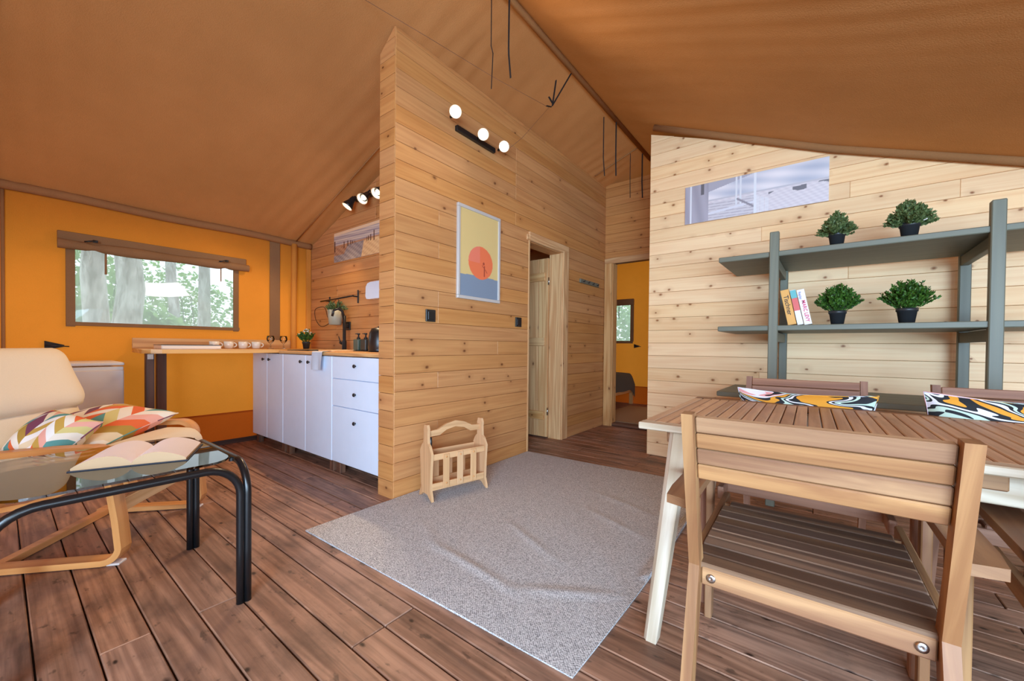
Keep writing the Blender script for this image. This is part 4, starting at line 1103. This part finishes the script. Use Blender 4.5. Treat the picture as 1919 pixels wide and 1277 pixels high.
for sx, sy in ((0, 0), (1, 0), (0, 1), (1, 1)):
    bx, tx = (.028, .122) if sx == 0 else (TL - .028, TL - .122)
    by, ty = (.078, .05) if sy == 0 else (TW - .078, TW - .05)
    p0, p1 = Vector((bx, by, 0)), Vector((tx, ty, .732))
    mb = MB(); s0, s1 = .022, .03
    poly = lambda s: [(-s, -s * .5), (-s * .5, -s), (s, -s), (s, s), (-s, s)]
    A_ = [p0 + Vector((a, b, 0)) for a, b in poly(s0)]; B_ = [p1 + Vector((a, b, 0)) for a, b in poly(s1)]
    n = 5; fs = [[i, (i + 1) % n, n + (i + 1) % n, n + i] for i in range(n)] + [list(range(n))[::-1], [n + i for i in range(n)]]
    uvs = [[(0, i * .04), (0, i * .04 + .04), (.73, i * .04 + .04), (.73, i * .04)] for i in range(n)] + [[(0, 0)] * n] * 2
    mb.add(A_ + B_, fs, uvs).obj('leg', M['wash'], t, label='pale splayed leg')

# ------------------------------------------------------------------ shelf unit
t = thing('shelf_unit', 'grey-green painted open shelf unit against the pale board wall', 'shelf', (-.239, 3.0, 0), -1.2)
for x in (.0215, .934):
    MB().box((x, .0, .8675), (.05, .045, 1.735), .004).obj('post', M['green'], t)
    MB().box((x + .006, .625, .8675), (.05, .045, 1.735), .004).obj('post', M['green'], t)
    for z in (1.545, 1.075, .635): MB().box((x + .003, .31, z), (.035, .6, .06), .003).obj('brace', M['green'], t)
for z in (1.597, 1.13, .69):
    MB().box((.47, .32, z), (1.53, .66, .033), .004).obj('shelf_board', M['green'], t)

# books on the shelf
def book(x, w, h, mat, label, name='book', extra=None):
    t = thing(name, label, 'book', (x, 3.045, 1.1475), 0, 'books leaning on the middle shelf')
    t.rotation_euler = (0, math.radians(-11.5), 0)
    c = MB().box((w / 2, .0, h / 2), (w, .003, h), .001)
    c.box((.0015, .075, h / 2), (.003, .15, h), .001).box((w - .0015, .075, h / 2), (.003, .15, h), .001)
    c.obj('cover', mat, t)
    MB().box((w / 2, .073, h / 2), (w - .006, .144, h - .008), .001).obj('page_block', M['page'], t)
    return t
def text(par, s, size, loc, mat, bold=0):
    cu = bpy.data.curves.new('spine_text', 'FONT'); cu.body = s; cu.size = size; cu.align_x = 'CENTER'; cu.align_y = 'CENTER'; cu.extrude = .0003; cu.offset = bold
    cu.materials.append(mat); o = bpy.data.objects.new('spine_text', cu); COL.objects.link(o); o.parent = par; o.location = loc
    bpy.context.view_layer.update()
    me = bpy.data.meshes.new_from_object(o.evaluated_get(bpy.context.evaluated_depsgraph_get()))
    bpy.data.objects.remove(o)
    o = link('spine_text', me, par); o.location = loc
    o.rotation_euler = (PI / 2, PI / 2, 0); return o
yel = plain('book_yellow', srgb(226, 164, 84), .6); whi = plain('book_white', srgb(232, 228, 232), .5); teal = plain('book_teal', srgb(92, 170, 172), .5)
redm = plain('book_red', srgb(214, 92, 88), .5); ink = plain('ink_dark', srgb(60, 46, 38), .6); pink = plain('ink_pink', srgb(214, 70, 112), .6); violet = plain('ink_violet', srgb(120, 110, 170), .6)
b1 = book(-.142, .044, .225, yel, 'thick yellow book with dark spine title, against the shelf post')
text(b1, 'Tischner', .036, (.022, -.0035, .125), ink, .0004)
b2 = book(-.093, .03, .222, whi, 'thin book with teal, red and white spine, middle of the three')
MB().box((.015, -.0022, .195), (.03, .0015, .05), .0003).obj('teal_band', teal, b2)
MB().box((.015, -.0022, .13), (.03, .0015, .08), .0003).obj('red_band', redm, b2)
b3 = book(-.058, .038, .222, whi, 'white book with pink spine lettering, nearest the dark green plant')
text(b3, 'MARC LEVY', .026, (.021, -.0035, .085), pink, .0006)
text(b3, 'Replay', .018, (.012, -.0035, .185), violet, .0002)

# ------------------------------------------------------------------ straps hanging from the ridge
def strap(pts, w, label, group=None):
    mb = MB()
    for a, b in zip(pts, pts[1:]): mb.beam(a, b, w, .003, (0, 1, .2), .0005, .003)
    o = mb.obj('hanging_strap', M['strap']); tag(o, label, 'strap', group); return o
GS = 'black straps hanging from the ridge'
strap([(-1.625, 1.875, 3.2), (-1.625, 1.875, 2.86), (-1.622, 1.89, 2.82), (-1.625, 1.88, 2.6)], .006, 'thin black strap of the nearest ridge pair, over the partition end', GS)
strap([(-1.56, 1.97, 3.2), (-1.562, 1.97, 2.88), (-1.568, 1.98, 2.84), (-1.56, 1.99, 2.7)], .012, 'broad black strap of the nearest ridge pair', GS)
k_ = MB(); 
for a, b in (((-1.6, 2.83, 3.2), (-1.66, 2.65, 2.88)), ((-1.66, 2.7, 3.1), (-1.66, 2.65, 2.88)), ((-1.66, 2.63, 2.86), (-1.66, 2.57, 2.84)), ((-1.66, 2.65, 2.9), (-1.66, 2.6, 2.92))): k_.beam(a, b, .014, .004, (0, 1, .2), .001, .004)
k_ = k_.obj('hanging_strap', M['strap']); tag(k_, 'black ridge strap tied up in a knot', 'strap', GS)
strap([(-1.63, 3.52, 3.18), (-1.63, 3.52, 2.8), (-1.63, 3.55, 2.64)], .009, 'left black strap of the third ridge pair', GS)
strap([(-1.57, 3.67, 3.18), (-1.57, 3.67, 2.83), (-1.57, 3.68, 2.67)], .013, 'right black strap of the third ridge pair', GS)
strap([(-1.63, 4.2, 3.1), (-1.63, 4.2, 2.85), (-1.63, 4.21, 2.63)], .007, 'thin black strap of the farthest ridge pair', GS)
strap([(-1.57, 4.4, 3.16), (-1.57, 4.4, 2.85), (-1.57, 4.42, 2.68)], .014, 'broad black strap of the farthest ridge pair', GS)
cw = MB().tube([(-2.13, 1.3, 3.02), (-1.95, 1.7, 2.93), (-1.8, 2.1, 2.86), (-1.66, 2.6, 2.84), (-1.95, 2.65, 2.72), (-2.05, 2.6, 2.64), (-2.12, 2.55, 2.62)], .0015, 5).obj('lamp_wire', M['leg_brown']); tag(cw, 'thin wire sagging from the knotted strap to the wall spotlights', 'wire')

# ------------------------------------------------------------------ bedroom
t = thing('bed', 'low wooden bed with grey blanket in the back bedroom', 'bed', (-3.95, 5.0, 0))
for c, d in (((1.385, .93, .26), (.03, 1.9, .1)), ((.02, .93, .26), (.03, 1.9, .1)), ((.7, 1.86, .26), (1.4, .03, .1)), ((.7, 0, .26), (1.4, .03, .1))): MB().box(c, d, .006).obj('rail', M['birch'], t)
for x in (.03, 1.37):
    for y in (.03, 1.84): MB().box((x, y, .15), (.06, .06, .3), .004).obj('leg', M['birch'], t)
def blanket(a, b):
    # cross section over the mattress; a across, b along
    s = a * 2 - 1; x = .7 + math.copysign(min(abs(s) / .82, 1) ** 1.0 * .72, s)
    z = .57 - .05 * abs(s) ** 4 - max(0, (abs(s) - .82) / .18) * .26
    y = -.02 + 1.9 * b; z -= .16 * max(0, (b - .86) / .14) ** 2
    return (x, y, z + .006 * math.sin(b * 21 + a * 8))
MB().grid(blanket, 40, 40).obj('blanket', M['grey_blanket'], t)
MB().box((.7, .93, .39), (1.34, 1.84, .18), .03).obj('mattress', M['page'], t)
br = MB().box((-1.85, 5.8, .006), (1.3, 1.5, .01), .003).obj('bedroom_rug', M['rug_beige']); tag(br, 'beige rug on the bedroom floor beside the bed', 'rug')

# ------------------------------------------------------------------ outside the windows
gd = struct('ground', MB().grid(lambda a, b: (-30 + 40 * a, -14 + 40 * b, -.45 + .08 * math.sin(a * 40) * math.sin(b * 30)), 30, 30), M['grass'])
def tree(x, y, r, lean, label, crown=True, seed=1):
    t = thing('tree', label, 'tree', (x, y, -.45), 0, 'trees outside the canvas window')
    rr = random.Random(seed)
    MB().tube([(lean * i * .25 + rr.uniform(-.03, .03), rr.uniform(-.05, .05), i * .8) for i in range(8)], [r * (1.15 - .07 * i) for i in range(8)], 14).obj('trunk', M['bark'], t)
    if crown:
        mb = MB()
        for i in range(900):
            c = Vector((rr.gauss(0, 1.1), rr.gauss(0, 1.3), 4.6 + rr.gauss(0, .8)))
            d = Vector((rr.uniform(-1, 1), rr.uniform(-1, 1), rr.uniform(-1, 1))).normalized() * .12; s = d.cross(Vector((.3, .5, 1))).normalized() * .07
            mb.add([c, c + d + s, c + d * 2, c + d - s], [[0, 1, 2, 3]], [[(0, 0)] * 4])
        mb.obj('crown', M['leaf_out'], t, kind='stuff')
tree(-8.2, .86, .14, .03, 'leftmost grey tree trunk outside the canvas window', seed=2, crown=False)
tree(-9.6, 1.42, .2, .05, 'thick grey tree trunk behind the window strap outside', seed=3, crown=False)
tree(-14, 3.0, .14, -.3, 'leaning thin tree trunk in the middle of the window view', seed=4, crown=False)
tree(-17, 4.4, .2, .05, 'dark distant tree trunk right of the window middle', seed=6, crown=False)
def bush(x, y, w, h, label, seed, n=4200):
    t = thing('bush', label, 'bush', (x, y, -.45), 0, 'bushes outside the canvas window'); rr = random.Random(seed); mb = MB()
    for i in range(n):
        a = rr.random() * 6.28; e = rr.random() ** .4; q = rr.random()
        c = Vector((math.cos(a) * w * .5 * e, math.sin(a) * w * e, h * q * (1 - .3 * e * e) * 1.05))
        d = Vector((rr.uniform(-1, 1), rr.uniform(-1, 1), rr.uniform(-.6, 1))).normalized() * .085; s = d.cross(Vector((rr.uniform(-1, 1),   .5, 1))).normalized() * .06
        mb.add([c, c + d + s, c + d * 2, c + d - s], [[0, 1, 2, 3]], [[(0, 0)] * 4])
    mb.obj('leaves', M['leaf_out'], t, kind='stuff')
    MB().tube([(0, 0, 0), (.05, .02, h * .5), (0, 0, h * .8)], [.04, .03, .01], 6).obj('stem', M['bark'], t)
bush(-11.5, 1.9, .9, 2.2, 'pale green bush low in the middle of the window', 1)
bush(-11.0, 3.9, 1.0, 2.0, 'bright green bush at the right of the window', 2)
bush(-13, 1.2, 1.0, 2.6, 'green bush between the two thick trunks', 3)
bush(-20, 3.6, 2.4, 4.6, 'tall hazy bush behind the leaning trunk', 4, 6000)
bush(-14.8, 6.9, 2.4, 4.6, 'tall bush at the far right of the window view', 5, 6000)
bush(-15.5, 0.2, 2.2, 4.8, 'tall bush far left behind the trunks', 6, 5000)
bush(-2.6, 11.0, 1.6, 3.0, 'green bush outside the bedroom window', 7, 2600)
bush(-5.0, 11.5, 1.6, 3.2, 'second bush outside the bedroom window', 8, 2600)
t = thing('tarp', 'pale tarp canopy strung outside, seen in the upper middle of the window', 'tarp', (-12.6, 2.35, 2.3))
def tf(a, b): return (-.5 + 1.0 * b, -.62 + 1.15 * a, .22 - .42 * b - .06 * math.sin(a * PI) + .05 * a)
MB().grid(tf, 10, 6).obj('sheet', M['page'], t)
for a, b in ((0, 1), (1, 1), (0, 0), (1, 0)):
    p = Vector(tf(a, b)); MB().tube([p, p + Vector((0, .3 * (a * 2 - 1), -2.7))], .008, 5).obj('rope', M['strap'], t)
